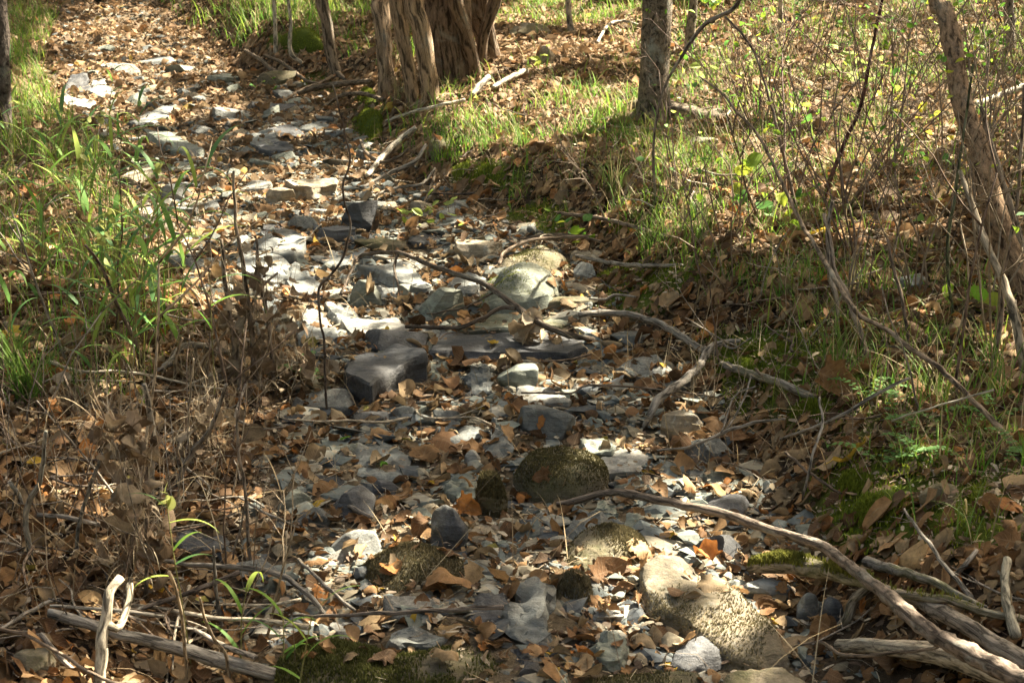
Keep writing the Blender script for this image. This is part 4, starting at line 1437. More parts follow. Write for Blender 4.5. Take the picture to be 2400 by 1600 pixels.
TWC = [((.30, .26, .21), 'grey'), ((.19, .14, .10), 'brown'), ((.42, .36, .27), 'pale'), ((.10, .08, .065), 'dark')]
ex = np.array([at(rng.uniform(0, 600), rng.uniform(900, 1590))[:2] for _ in range(70)])
for i, (x, y) in enumerate(np.vstack([ex, tp[:210]])):
    z, nrm, on = drop(x, y)
    size = float(np.clip(rng.lognormal(math.log(.26), .45), .1, .7))
    c, cn = TWC[int(rng.integers(4))]
    o = link('twig', TW[int(rng.integers(len(TW)))], loc=(x, y, z + rng.uniform(.012, .05)), color=c)
    o.scale = (size, size, size * .8)
    o.rotation_euler = (rng.normal(0, .15), rng.normal(0, .2), rng.uniform(0, 2 * PI))
    later_label(o, f"{'short' if size < .2 else 'long' if size > .36 else 'thin'} {cn} twig", 'twig', 'loose twigs on the ground', x, y)

# ------------------------------------------------------------------ sun
SUN = np.array([.60, .50, .85])
SUN = SUN / np.linalg.norm(SUN)

# ------------------------------------------------------------------ trees
TREES = []                           # (empty, top xyz, colour)


def trunk_world(rows, lean=0.0, top=0.0):
    P0 = at(rows[0][0], rows[0][1])
    W = []
    for i, (px, py, r) in enumerate(rows):
        Y = P0[1] + lean * i / max(1, len(rows) - 1)
        P = at_y(px, py, Y) if i else P0.copy()
        W.append([*P, r * m_per_px(P)])
    W = np.array(W)
    r0 = W[0, 3]
    foot = W[0].copy()
    foot[2] -= .12
    foot[3] = r0 * 1.35
    W[0, 3] = r0 * 1.08
    if top:
        d = W[-1, :3] - W[-2, :3]
        d /= np.linalg.norm(d)
        d = d * .45 + np.array([0, 0, .9])
        d /= np.linalg.norm(d)
        p = W[-1].copy()
        ext = []
        while p[2] < top:
            p = p.copy()
            p[:3] += d * .7 + np.array([rng.normal(0, .04), rng.normal(0, .04), 0])
            p[3] *= .93
            ext.append(p)
        W = np.vstack([W, ext]) if ext else W
    return np.vstack([foot, W])


def tree(parts, label, color, mat, cat='tree', name='tree', roots=0, sides=26, fiss=.16, top=6.0, crown=True, group=None, step=.035, phrase=None):
    """parts: list of (rows, lean); first is the main trunk"""
    root = None
    for k, (rows, lean) in enumerate(parts):
        W = trunk_world(rows, lean, top if k == 0 else top * .8)
        if root is None:
            org = W[0, :3].copy()
            org[2] += .12
            root = empty(name, org)
            tag(root, label, cat, group)
        vis = W[W[:, 2] < 3.2]
        path = smooth_path(W, step if len(vis) else .2)
        V, q, t, uv = tube(path, sides, .075, k + len(TREES) * 2.3 + .7, fiss * .6, .003)
        S = Soup()
        S.add(V, q, t, uv)
        link('trunk', S.mesh('trunk', origin=org), mat, root, color=color)
        if k == 0 and crown:
            TREES.append((root, org, W[-1, :3].copy(), color, mat))
    for k in range(roots):
        a = rng.uniform(0, 2 * PI)
        r0 = W[1, 3]
        pts_ = []
        for j in range(5):
            d = r0 * (.6 + j * 1.1)
            a += rng.normal(0, .15)
            x, y = org[0] + math.cos(a) * d, org[1] + math.sin(a) * d
            pts_.append([x, y, float(H(np.array([x]), np.array([y]))[0]) + r0 * (.55 - .16 * j), r0 * (.55 - .1 * j)])
        V, q, t, uv = tube(smooth_path(np.array(pts_), .03), 12, .15, k + 5.5, .1)
        S = Soup()
        S.add(V, q, t, uv)
        link('root', S.mesh('root', origin=org), mat, root, color=color)
    if phrase:
        LAND.append((org[0], org[1], phrase))
    return root


OAKC, CEDC, SAPC = (.19, .155, .115), (.31, .225, .145), (.25, .17, .105)
tree([([(2, 325, 27), (0, 200, 25), (-4, 60, 24), (-8, -40, 23)], .1)], 'dark rough-barked tree trunk cut by the frame edge beside tall grass', (.10, .08, .065), M_BARK, top=6.5)
cl = tree([([(1012, 248, 21), (1000, 150, 22), (985, 60, 22), (968, -20, 24)], .05), ([(968, 245, 15), (957, 160, 17), (940, 70, 18), (930, -20, 19)], .05), ([(905, 228, 17), (901, 120, 19), (896, 40, 22), (894, -20, 23)], .35)],
          'pale stringy-barked cedar stems in a tight leaning cluster on the bank', CEDC, M_CEDAR, roots=4, phrase='the cedar cluster', fiss=.2)
tree([([(1058, 180, 50), (1050, 110, 56), (1044, 50, 60), (1040, -20, 62)], .1), ([(1112, 182, 17), (1100, 120, 17), (1085, 60, 18), (1062, -20, 20)], -.08), ([(1152, 145, 24), (1140, 90, 24), (1128, 40, 27), (1118, -20, 32)], -.05), ([(1128, 160, 13), (1132, 90, 13), (1150, 30, 14), (1165, -20, 15)], .05)],
     'thick dark-hollowed cedar with fluted twisting stems behind the pale cluster', (.17, .12, .08), M_CEDAR, roots=5, fiss=.16)
tree([([(1532, 282, 41), (1533, 200, 37), (1536, 100, 35), (1540, -20, 36)], .05)], 'straight lichened trunk with scaly dark bark standing in the grass', OAKC, mat_bark('lichened_bark', (60, 34), .03, .8), roots=3, phrase='the lichened trunk', fiss=.14)
tree([([(2412, 700, 32), (2370, 605, 31), (2332, 500, 29), (2308, 410, 28), (2296, 345, 27), (2272, 290, 25), (2252, 225, 24), (2240, 150, 23), (2230, 80, 22), (2212, 20, 21), (2190, -30, 20)], .5)], 'bare leaning trunk curving up through the brush near the frame edge', SAPC, mat_bark('smooth_bark', (70, 26), .008, .25), phrase='the leaning trunk', fiss=.05)
tree([([(790, 178, 13), (778, 140, 14), (768, 70, 14), (752, -15, 16)], .05)], 'slim curved trunk rooted above the mossy cut bank', (.24, .19, .14), M_CEDAR, roots=2, top=4.5)
tree([([(646, 128, 5), (645, 60, 5), (642, -15, 5)], .0)], 'straight slim pale sapling above the cut bank', PALEW, M_WOOD, top=3, name='sapling', cat='sapling', sides=10, crown=False)
tree([([(712, 152, 4), (682, 128, 5), (680, 80, 5), (682, 58, 4), (676, 0, 4), (674, -15, 4)], .0)], 'kinked slim pale sapling with an exposed bent root', PALEW, M_WOOD, top=3, name='sapling', cat='sapling', sides=10, crown=False)
tree([([(1338, 78, 8), (1333, 30, 7), (1330, -15, 6)], .0)], 'thin pale trunk far up the sunlit bank', (.33, .28, .22), M_WOOD, top=4.5, sides=14, cat='sapling', name='sapling', crown=False)
tree([([(1614, 128, 12), (1620, 50, 11), (1626, -15, 10)], .0)], 'grey trunk far behind the lichened one', (.27, .23, .18), M_BARK, top=5.5, sides=16)
tree([([(1828, 72, 6), (1829, 20, 6), (1830, -15, 5)], .0)], 'pale slender trunk far up the brushy slope', (.36, .31, .25), M_WOOD, top=4.5, sides=12, cat='sapling', name='sapling', crown=False)
tree([([(742, 32, 14), (741, 0, 14), (740, -25, 14)], .0)], 'dark trunk foot at the top edge behind the curved slim trunk', (.09, .07, .055), M_BARK, top=6, sides=16)
tree([([(2368, 130, 12), (2366, 60, 12), (2365, -15, 12)], .0)], 'grey trunk far back behind the brush near the frame corner', (.21, .18, .15), M_BARK, top=6, sides=16)
tree([([(1760, 14, 12), (1762, -25, 12)], .0)], 'brown trunk foot at the top edge above the brush', (.16, .12, .09), M_BARK, top=6, sides=16)

# sunlit patches that the unseen crowns are shaped to leave open: (x, y, rx, ry, openness)
GAPS = [(330, 110, 260, 100, .8), (190, 210, 180, 60, .95), (470, 235, 120, 40, .75), (330, 430, 170, 170, .7), (240, 600, 170, 120, .5), (60, 330, 120, 160, .65), (620, 420, 320, 130, .68),
        (540, 640, 210, 100, .78), (760, 720, 190, 75, .76), (930, 640, 170, 60, .7), (600, 630, 70, 40, .95), (720, 740, 60, 25, .95), (850, 690, 50, 25, .9), (1215, 665, 120, 60, .99), (430, 690, 130, 60, .9), (1300, 300, 340, 170, .9), (1060, 220, 240, 90, .8), (1550, 430, 290, 160, .95), (1520, 665, 110, 34, .85), (2010, 745, 210, 60, .42), (1790, 700, 150, 45, .42), (2220, 950, 160, 60, .35), (1790, 845, 120, 36, .4), (2080, 1170, 160, 60, .3), (1600, 920, 110, 50, .35), (1400, 575, 90, 25, .8), (1900, 250, 340, 200, .9), (2220, 150, 250, 190, .85),
        (1640, 560, 190, 70, .88), (2020, 500, 260, 100, .68), (1300, 70, 260, 70, .9), (1750, 90, 320, 80, .85), (640, 60, 200, 60, .6), (1010, 570, 170, 40, .6),
        (1465, 1068, 90, 30, 1), (1590, 1035, 80, 35, .55), (1300, 915, 90, 26, .75), (1330, 800, 55, 26, .95), (1240, 790, 55, 50, .9), (2090, 815, 140, 45, .5), (1930, 800, 50, 70, .6), (1100, 1065, 45, 50, .6),
        (1650, 1360, 230, 75, 1), (1710, 1440, 120, 60, 1), (1430, 1400, 80, 120, .8), (1340, 1345, 70, 36, .95), (1960, 1295, 190, 34, .7), (2190, 1330, 150, 50, .5), (2110, 1505, 150, 45, .6), (1640, 1530, 90, 36, .75), (980, 1270, 110, 32, .85), (1060, 1235, 40, 50, .85), (800, 1345, 130, 50, .65), (1830, 1385, 70, 36, .75),
        (150, 1200, 150, 70, .4), (330, 1040, 130, 80, .4), (560, 1230, 90, 60, .4), (90, 1010, 90, 60, .35), (700, 1060, 90, 40, .4), (980, 960, 120, 40, .35), (250, 1480, 50, 90, .85), (500, 1548, 110, 28, .55), (350, 1320, 50, 40, .55), (1200, 200, 200, 60, .7), (2330, 420, 100, 160, .5), (780, 880, 60, 30, .3), (840, 1040, 60, 30, .3)]


def make_shade_canopy():
    n = 420000
    h = rng.uniform(4.2, 7.5, n)
    tx = rng.uniform(-7, 9, n)
    ty = rng.uniform(0.5, 17, n)
    tz = H(tx, ty, False)
    t = (h - tz) / SUN[2]
    P = np.stack([tx, ty, tz], 1) + SUN * t[:, None]
    px, py, dep = proj(np.stack([tx, ty, tz], 1))
    vis = (px > -120) & (px < 2520) & (py > -120) & (py < 1720) & (ty > 2.4)
    wpx = px + 26 * noise2(tx * 4, ty * 4, 51)
    wpy = py + 14 * noise2(tx * 4, ty * 4, 52)
    L = np.zeros(n)
    for b in GAPS:
        d = np.sqrt(((wpx - b[0]) / b[2]) ** 2 + ((wpy - b[1]) / b[3]) ** 2)
        L = np.maximum(L, min(1, b[4] * 1.12) * sstep((1.28 - d) / .44))
    big = noise2(tx * 2.6, ty * 2.6, 61) * .5 + .5
    fine = noise2(tx * 7, ty * 7, 62) * .5 + .5
    dens = (1 - L) ** 1.25 * np.clip(.65 + .7 * big, 0, 1)
    far = np.clip((4200 - 0) / 4200, 0, 1)
    fine2 = noise2(tx * 3.3, ty * 3.3, 63) * .5 + .5
    dens = np.maximum(dens, (L > .3) * np.clip((fine * .5 + fine2 * .5 - .54) * 9, 0, 1) * .55 * (1 - L ** 3))
    fl = np.maximum(noise2(tx * 6.5, ty * 6.5, 64), noise2(tx * 4.1, ty * 4.1, 65)) * .5 + .5
    dens = dens * (1 - .85 * sstep((fl - .72) / .10))
    band = noise2(tx * .9 + ty * .25, ty * 1.9, 66) * .5 + .5
    dens = np.maximum(dens, (py < 520) * np.clip((band - .66) * 8, 0, 1) * .5)
    dens = np.where(vis, dens, .17)
    keep = rng.random(n) < dens * .42
    P = P[keep]
    # nearest tree owns the leaf
    tops = np.array([t_[2] for t_ in TREES])
    own = np.argmin(((P[:, None, :2] - tops[None, :, :2]) ** 2).sum(-1), 1)
    n = len(P)
    s = rng.uniform(.09, .16, n)
    R = rot_batch(n, .55)
    base = np.array([[0, -1, 0], [.62, -.1, .05], [0, 1.05, -.1], [-.62, -.1, .05]]) * .62
    W = np.einsum('nij,vj->nvi', R, base) * s[:, None, None] + P[:, None, :]
    c = np.array([[.07, .14, .03], [.11, .17, .03], [.15, .17, .04]])[rng.integers(0, 3, n)]
    for k, (root, org, top, color, mat) in enumerate(TREES):
        m = own == k
        if m.sum() < 10:
            continue
        Wk = W[m].reshape(-1, 3) - org
        q = np.arange(len(Wk)).reshape(-1, 4)
        link('crown', make_mesh('crown', Wk, q, None, np.repeat(c[m], 4, 0)), M_CANOPY, root)  # unseen crown, its leaves set along sun rays to shape the dapple
        # limbs reaching into the crown
        Pk = P[m]
        for j in range(4):
            tgt = Pk[rng.integers(len(Pk))]
            md = (top + tgt) / 2 + np.array([0, 0, .4])
            V, q, t_, uv = tube(smooth_path(np.array([[*top, .05], [*md, .03], [*tgt, .01]]), .25), 8)
            S = Soup()
            S.add(V, q, t_, uv)
            link('limb', S.mesh('limb', origin=org), mat, root, color=color)


make_shade_canopy()

# unseen wood all round: a leaf ring added to block low sky light
n = 60000
a = rng.uniform(0, 2 * PI, n)
rr = rng.uniform(1.0, 1.7, n)
P = np.stack([np.cos(a) * 11.5 * rr, 9 + np.sin(a) * 14 * rr, np.zeros(n)], 1)
gz_ = H(P[:, 0], P[:, 1], False)
P[:, 2] = gz_ + rng.uniform(.1, 1, n) ** .8 * 6.5
s_ = rng.uniform(.16, .34, n)
W = np.einsum('nij,vj->nvi', rot_batch(n, 1.2), np.array([[0, -1, 0], [.62, -.1, .05], [0, 1.05, -.1], [-.62, -.1, .05]]) * .62) * s_[:, None, None] + P[:, None, :]
c = np.array([[.06, .11, .025], [.12, .15, .03], [.16, .11, .055], [.09, .07, .045]])[rng.integers(0, 4, n)] * rng.uniform(.7, 1.2, (n, 1))
tag(link('forest', make_mesh('forest', W.reshape(-1, 3), np.arange(n * 4).reshape(-1, 4), None, np.repeat(c, 4, 0)), M_CANOPY), 'unseen leafy wood surrounding the stream bed, added to block low sky light', 'forest', kind='stuff')


# ------------------------------------------------------------------ blades, stems and shrubs
def strips(base, tip_dir, length, width, bend, col, segs=4, colj=.2, flat=False, el=None):
    """n bent ribbon blades: base (n,3), tip_dir azimuth (n,), length, width, bend (radians over the blade), col (n,3)"""
    n = len(base)
    t = np.linspace(0, 1, segs + 1)
    el0 = rng.normal(1.30, .16, n) if not flat else rng.normal(.75, .3, n)
    el0 = el0 if el is None else np.asarray(el)
    V = np.zeros((n, (segs + 1) * 2, 3))
    p = base.copy()
    el = el0.copy()
    wdir = np.stack([-np.sin(tip_dir), np.cos(tip_dir), np.zeros(n)], 1)
    ds = length / segs
    for i in range(segs + 1):
        w = width * (1 - t[i] ** 1.7) * (.55 + .45 * min(1, t[i] * 4)) + .0004
        V[:, 2 * i] = p - wdir * w[:, None] * .5
        V[:, 2 * i + 1] = p + wdir * w[:, None] * .5
        d = np.stack([np.cos(el) * np.cos(tip_dir), np.cos(el) * np.sin(tip_dir), np.sin(el)], 1)
        p = p + d * ds[:, None]
        el = el - bend / segs * (.5 + t[i] * 1.2)
    q = np.array([[2 * i, 2 * i + 1, 2 * i + 3, 2 * i + 2] for i in range(segs)])
    Q = (q[None] + (np.arange(n) * V.shape[1])[:, None, None]).reshape(-1, 4)
    uv = np.tile(np.stack([np.tile([0.0, .3], segs + 1), np.repeat(t, 2)], 1), (n, 1))
    C = np.repeat(col[:, None, :], V.shape[1], 1)
    C = C * (1 - .25 * np.repeat(t, 2)[None, :, None]) + np.array([.30, .26, .10]) * (.18 * np.repeat(t, 2)[None, :, None])
    return V.reshape(-1, 3), Q, uv, C.reshape(-1, 3)


GRASS_PX = [(2720, 450, 330, 480, .5), (2800, 1050, 380, 420, .35), (-300, 600, 290, 420, .6), (-350, 1200, 300, 300, .2), (1300, 330, 330, 130, .8), (1500, 420, 260, 110, 1), (1750, 460, 220, 140, .75), (1600, 560, 170, 60, .9), (1130, 330, 130, 60, .55), (1200, 210, 160, 60, .3), (1950, 250, 520, 230, .26), (2000, 700, 320, 150, .55), (2100, 900, 280, 170, .55), (1960, 830, 80, 60, .8), (120, 520, 230, 240, .7), (60, 330, 130, 210, .8), (260, 420, 160, 130, .6),
            (210, 760, 210, 120, .6), (60, 910, 100, 60, .9), (700, 40, 290, 60, .8), (520, 60, 150, 50, .7), (1300, 20, 260, 40, .6), (1700, 40, 320, 50, .4), (2200, 100, 260, 140, .35), (270, 880, 120, 60, .45), (2300, 1060, 120, 80, .35), (900, 90, 100, 80, .35), (80, 130, 110, 130, .7), (1330, 510, 200, 40, .4), (2200, 1230, 200, 60, .15)]
gp = sample_view(260000, 17)
m = px_mask(gp[:, 0], gp[:, 1], GRASS_PX, wob=50)
cl_ = np.clip(noise2(gp[:, 0] * 5, gp[:, 1] * 5, 71) + .25 + .5 * noise2(gp[:, 0] * 16, gp[:, 1] * 16, 72), 0, 1)
r_, l_ = bank(gp[:, 0], gp[:, 1])
m = m * (np.maximum(r_, l_) > .02)
keep = rng.random(len(gp)) < m * (.05 + 1.15 * cl_ ** 1.2) * np.where(gp[:, 0] < -.6, .6, 1.4)
gp = gp[keep]
n = len(gp)
lenb = np.clip(rng.lognormal(math.log(.13), .45, n), .04, .36) * np.where(gp[:, 0] < -.6, .95, .62)
wid = rng.uniform(.0022, .0052, n) * (1 + (gp[:, 1] > 8) * .5)
gcs = np.array([[.085, .22, .025], [.14, .28, .03], [.23, .32, .04], [.36, .30, .16], [.27, .21, .12]])
gi = rng.choice(5, n, p=[.3, .3, .17, .13, .10])
gc = gcs[gi] * rng.uniform(.75, 1.25, (n, 1))
V, Q, uv, C = strips(np.column_stack([gp, H(gp[:, 0], gp[:, 1]) - .005]), rng.uniform(0, 2 * PI, n), lenb, wid, rng.uniform(.5, 2.2, n), gc, 4)
tag(link('grass', make_mesh('grass', V, Q, None, C, uv), M_GRASS), 'green and straw-coloured grass on both banks', 'grass', kind='stuff')

# dry straw lying about on the banks
sp = sample_view(22000, 11)
r_, l_ = bank(sp[:, 0], sp[:, 1])
dd = np.maximum(r_, l_)
STRAW_PX = [(1620, 900, 170, 90, 1), (1500, 880, 120, 50, .8), (1700, 960, 150, 80, .9), (250, 1000, 330, 200, .8), (560, 900, 180, 150, .9), (250, 1300, 330, 240, .9), (2100, 750, 330, 200, .6), (1900, 400, 500, 300, .4), (1750, 1080, 150, 60, .7), (120, 700, 200, 200, .5), (2100, 1050, 250, 150, .5), (1500, 520, 250, 60, .6)]
m = px_mask(sp[:, 0], sp[:, 1], STRAW_PX, wob=40)
sp = sp[rng.random(len(sp)) < m * .5 + .05]
n = len(sp)
ccs = np.array([[.30, .23, .14], [.22, .16, .10], [.40, .33, .22], [.16, .12, .085]])[rng.integers(0, 4, n)] * rng.uniform(.7, 1.15, (n, 1))
V, Q, uv, C = strips(np.column_stack([sp, H(sp[:, 0], sp[:, 1]) + rng.uniform(0, .03, n)]), rng.uniform(0, 2 * PI, n), np.clip(rng.lognormal(math.log(.14), .5, n), .04, .4), rng.uniform(.0012, .003, n), rng.uniform(-.3, 1.6, n), ccs, 5, flat=True)
tag(link('dry_straw', make_mesh('dry_straw', V, Q, None, C, uv), M_FIBRE), 'dry straw and fine stalks tangled over the banks', 'straw', kind='stuff')

# moss pile
mp = sample_view(420000, 11)
m = px_mask(mp[:, 0], mp[:, 1], MOSS_PX, wob=30)
m = np.clip(m * (.55 + .9 * noise2(mp[:, 0] * 9, mp[:, 1] * 9, 81)), 0, 1)
mp = mp[rng.random(len(mp)) < m]
nb_ = near_hero(mp[:, 0], mp[:, 1])
mp = mp[~nb_]
n = len(mp)
px_, py_, _ = proj(np.column_stack([mp, H(mp[:, 0], mp[:, 1])]))
brownm = (py_ > 1270) & (px_ < 1500) & (py_ < 1400)
mc = np.where(rng.random((n, 1)) < .75, np.array([[.12, .17, .012]]), np.array([[.22, .26, .03]])) * rng.uniform(.7, 1.3, (n, 1))
mc = np.where(brownm[:, None], np.array([.13, .11, .06]) * rng.uniform(.6, 1.6, (n, 1)), mc)
dome = .022 * (noise2(mp[:, 0] * 8, mp[:, 1] * 8, 82) + .4)
V, Q, uv, C = strips(np.column_stack([mp, H(mp[:, 0], mp[:, 1]) + np.clip(dome, 0, 1)]), rng.uniform(0, 2 * PI, n), rng.uniform(.007, .018, n), rng.uniform(.003, .006, n), rng.uniform(0, 1.2, n), mc, 2)
tag(link('moss', make_mesh('moss', V, Q, None, C, uv), M_MOSS), 'green and brown moss cushions on the ground', 'moss', kind='stuff')


def moss_on(o, lo, hi, n, col, hgt=.012, region=None):
    """a pile of moss as a part of a stone or root: grows on its upward faces"""
    me = o.data
    V = np.array([v.co[:] for v in me.vertices])
    me.calc_loop_triangles()
    T = np.array([t.vertices[:] for t in me.loop_triangles])
    A, B, Cc = V[T[:, 0]], V[T[:, 1]], V[T[:, 2]]
    N = np.cross(B - A, Cc - A)
    ar = np.linalg.norm(N, axis=1)
    Nz = N[:, 2] / (ar + 1e-9)
    cen = (A + B + Cc) / 3
    w = ar * np.clip((Nz - lo) / (hi - lo), 0, 1) * np.clip(.62 + 1.1 * noise3(cen * 9 + rng.uniform(5, 60, 3)), .02, 1)
    if region is not None:
        w = w * region(cen)
    k = rng.choice(len(T), n, p=w / w.sum())
    a, b = rng.random(n), rng.random(n)
    f = a + b > 1
    a[f], b[f] = 1 - a[f], 1 - b[f]
    P = A[k] + (B - A)[k] * a[:, None] + (Cc - A)[k] * b[:, None]
    c = np.array(col) * rng.uniform(.6, 1.4, (n, 1))
    V2, Q2, uv2, C2 = strips(P, rng.uniform(0, 2 * PI, n), rng.uniform(.5, 1.3, n) * hgt, rng.uniform(.002, .0045, n), rng.uniform(0, 1.5, n), c, 2)
    return link('moss', make_mesh('moss', V2, Q2, None, C2, uv2), M_MOSS, o)


for o in list(SC.objects):
    s = o.get('label', '')
    if s.startswith('rounded boulder with a yellow-green'):
        moss_on(o, .2, .9, 1500, (.13, .16, .025), .006, region=lambda c: np.clip(.5 - c[:, 0] * 6, 0, 1) + .04)
    elif s.startswith('thick root topped'):
        mo = [c for c in o.children if c.name.startswith('stem')]
        moss_on(mo[0] if mo else o, .2, .8, 5000, (.17, .18, .035), region=lambda c: (c[:, 0] < .28) * 1.0 + .03)
    elif s.startswith('big brown-green mossy'):
        moss_on(o, -.1, .7, 9000, (.085, .075, .036), .006)
    elif s.startswith('brown mossy lump'):
        moss_on(o, -.2, .6, 3500, (.10, .085, .045), .011)
    elif s.startswith('pale boulder shoulder'):
        moss_on(o, -.1, .6, 3500, (.17, .145, .095), .011)
    elif s.startswith('big pale lichen'):
        moss_on(o, -.5, .5, 4500, (.17, .145, .085), .006, region=lambda c: (noise3(c * 6 + 40) > -.1) * (c[:, 2] < .075) + .01)
    elif s.startswith('low hummock furred'):
        moss_on(o, -.5, .3, 12000, (.115, .095, .055), .0065)
    elif s.startswith('moss-furred hummock'):
        moss_on(o, -.5, .3, 10000, (.12, .10, .057), .0065)
    elif s.startswith('broad flat rock under'):
        moss_on(o, -.5, .3, 16000, (.060, .070, .018), .010)
    elif s.startswith('low brown rock at the bottom'):
        moss_on(o, -.5, .3, 4000, (.11, .10, .05), .008)
    elif s.startswith('long rounded ridge'):
        moss_on(o, -.2, .8, 2500, (.13, .13, .05), .007)


def plant(name, label, cat, base, group=None):
    o = empty(name, base)
    tag(o, label, cat, group)
    return o


# --- bare brushy shrubs
def shrub_lines(h, nstem, spread, depth=3, r0=.004, twig=1.0, seed=0):
    r = np.random.default_rng(seed)
    out, tips = [], []

    def grow(p, d, L, rad, lev):
        k = 5
        pts_ = [[*p, rad]]
        for i in range(k):
            d = d + r.normal(0, .13, 3) + np.array([0, 0, .03])
            d /= np.linalg.norm(d)
            p = p + d * L / k
            pts_.append([*p, max(.0007, rad * (1 - .55 * (i + 1) / k))])
            if lev < depth and (i >= 1 or lev) and r.random() < .62 * twig:
                s = r.normal(0, 1, 3)
                s -= d * (s @ d)
                s /= np.linalg.norm(s)
                d2 = d * .7 + s * .75
                d2[2] += .12
                grow(p, d2 / np.linalg.norm(d2), L * r.uniform(.35, .6), max(.0008, rad * .55), lev + 1)
        out.append(np.array(pts_))
        tips.append((p, d))
    for i in range(nstem):
        a = r.uniform(0, 2 * PI)
        d = np.array([math.cos(a) * spread * r.uniform(.3, 1), math.sin(a) * spread * r.uniform(.3, 1), 1.0])
        grow(np.array([math.cos(a) * .02, math.sin(a) * .02, -.02]), d / np.linalg.norm(d), h * r.uniform(.6, 1.0), r0 * r.uniform(.7, 1.2), 0)
    return out, tips


def lines_soup(lines, sides=4, col=None, step=.05):
    S = Soup()
    for L in lines:
        V, q, t, uv = tube(L if len(L) > 3 else smooth_path(L, step), sides)
        S.add(V, q, t, uv, col)
    return S


def small_leaves(tips, n, size, cols, R=5, C=3, spread=.04):
    S = Soup()
    tp_ = np.array([t[0] for t in tips])
    k = rng.integers(0, len(tp_), n)
    B, uv, q = leaf_batch('ovate', R, C, n, rng.uniform(.6, 1.2, n) * size, .8, .9, .05, .6)
    B = B + (tp_[k] + rng.normal(0, spread, (n, 3)) * np.array([1, 1, .6]))[:, None, :]
    c = np.array(cols)[rng.integers(0, len(cols), n)] * rng.uniform(.8, 1.2, (n, 1))
    nv = B.shape[1]
    S.add(B.reshape(-1, 3), (q[None] + (np.arange(n) * nv)[:, None, None]).reshape(-1, 4), None, np.tile(uv, (n, 1)), np.repeat(c, nv, 0))
    return S


GREENS = [(.12, .27, .03), (.22, .34, .035), (.36, .42, .05), (.10, .24, .05)]
SHRUBS = [  # px, py, height, stems, spread, leaves, colour
    (1850, 470, .95, 5, .5, 10, (.17, .12, .10), 'reddish bare shrub at the sunlit grassy edge below the twiggy tangle'),
    (1960, 500, 1.05, 6, .5, 14, (.19, .14, .11), 'densely twigged bare shrub around the dark red stem'),
    (2080, 420, 1.1, 6, .55, 24, (.20, .155, .12), 'bare shrub with scattered yellow-green leaves in the sunlit slope'),
    (2200, 470, .9, 5, .5, 8, (.23, .18, .13), 'grey-brown bare shrub right against the leaning trunk'),
    (2010, 610, .8, 5, .5, 6, (.16, .12, .095), 'dark bare shrub where sun gives way to shade'),
    (2150, 700, .75, 5, .45, 4, (.22, .17, .12), 'straw-brown bare shrub in shade below the leaning trunk'),
    (2290, 560, .9, 5, .4, 8, (.20, .16, .12), 'bare shrub pressed between the leaning trunk and frame edge'),
    (2330, 830, .8, 4, .35, 3, (.24, .19, .13), 'tall dry shrub of few stems above the ferny bank'),
    (1790, 330, .9, 5, .6, 26, (.18, .14, .11), 'leafy-tipped shrub beside the lichened trunk'),
    (2050, 290, .9, 5, .6, 30, (.19, .15, .12), 'shrub with many pale lit leaves up the far slope'),
    (2260, 240, .9, 5, .55, 26, (.21, .17, .13), 'tangled far shrub behind the upper leaning trunk'),
    (2370, 380, 1.0, 5, .45, 10, (.20, .16, .12), 'bare shrub at the frame edge behind the leaning trunk'),
    (1700, 560, .55, 4, .55, 6, (.16, .12, .09), 'low bare shrub beside the broad-leaved seedling'),
    (1900, 180, .8, 5, .6, 24, (.19, .15, .12), 'far twiggy shrub above the sunlit slope'),
    (1590, 470, .55, 4, .5, 5, (.19, .14, .11), 'small upright bare shrub in the green grass'),
    (1430, 520, .45, 3, .6, 0, (.25, .20, .15), 'little dry shrub at the top of the bank roots'),
]
for i, (px, py, h, ns, spd, nl, c, lab) in enumerate(SHRUBS):
    b = at(px, py)
    o = plant('bare_shrub', lab, 'shrub', b)
    lines, tips = shrub_lines(h, ns, spd, 3, .0040, .82, 40 + i)
    link('stems', lines_soup(lines, 5, c).mesh('stems'), M_TWIG, o)
    if nl:
        link('foliage', small_leaves(tips, nl * 2, .032, GREENS).mesh('foliage'), M_GRASS, o)

for i in range(16):
    b = at(rng.uniform(1680, 2390), rng.uniform(120, 720))
    o = empty('bare_shrub', b)
    lines, tips = shrub_lines(rng.uniform(.5, .95), int(rng.integers(3, 5)), .55, 3, .0034, .75, 140 + i)
    c = [(.22, .175, .13), (.31, .255, .185)][i % 2]
    link('stems', lines_soup(lines, 4, c).mesh('stems'), M_TWIG, o)
    if i % 3 != 1:
        link('foliage', small_leaves(tips, 20 + i, .03, GREENS).mesh('foliage'), M_GRASS, o)
    later_label(o, ('leafless' if i % 3 == 1 else 'sparse-leaved') + (' dark' if i % 2 == 0 else ' grey-brown') + ' bare shrub', 'shrub', 'bare shrubs filling the slope', b[0], b[1])
# --- single long stems in the brush on the slope
def stem_world(rows, y0, y1):
    """rows (px,py,r_px) from foot to tip; the tip leans from depth y0 to y1"""
    W = []
    for i, (px, py, r) in enumerate(rows):
        P = at(px, py) if i == 0 else at_y(px, py, y0 + (y1 - y0) * i / (len(rows) - 1))
        W.append([*P, r * m_per_px(P)])
    return np.array(W)


def long_stem(rows, dy, label, color, name='brush_shoot', cat='shoot', mat=None, sides=9):
    y0 = at(rows[0][0], rows[0][1])[1]
    W = stem_world(rows, y0, y0 + dy)
    W[0, 2] -= .03
    return branch(None, label, color, cat, mat or M_WOOD, sides, name, world=W, rough=.08, wob=.002)


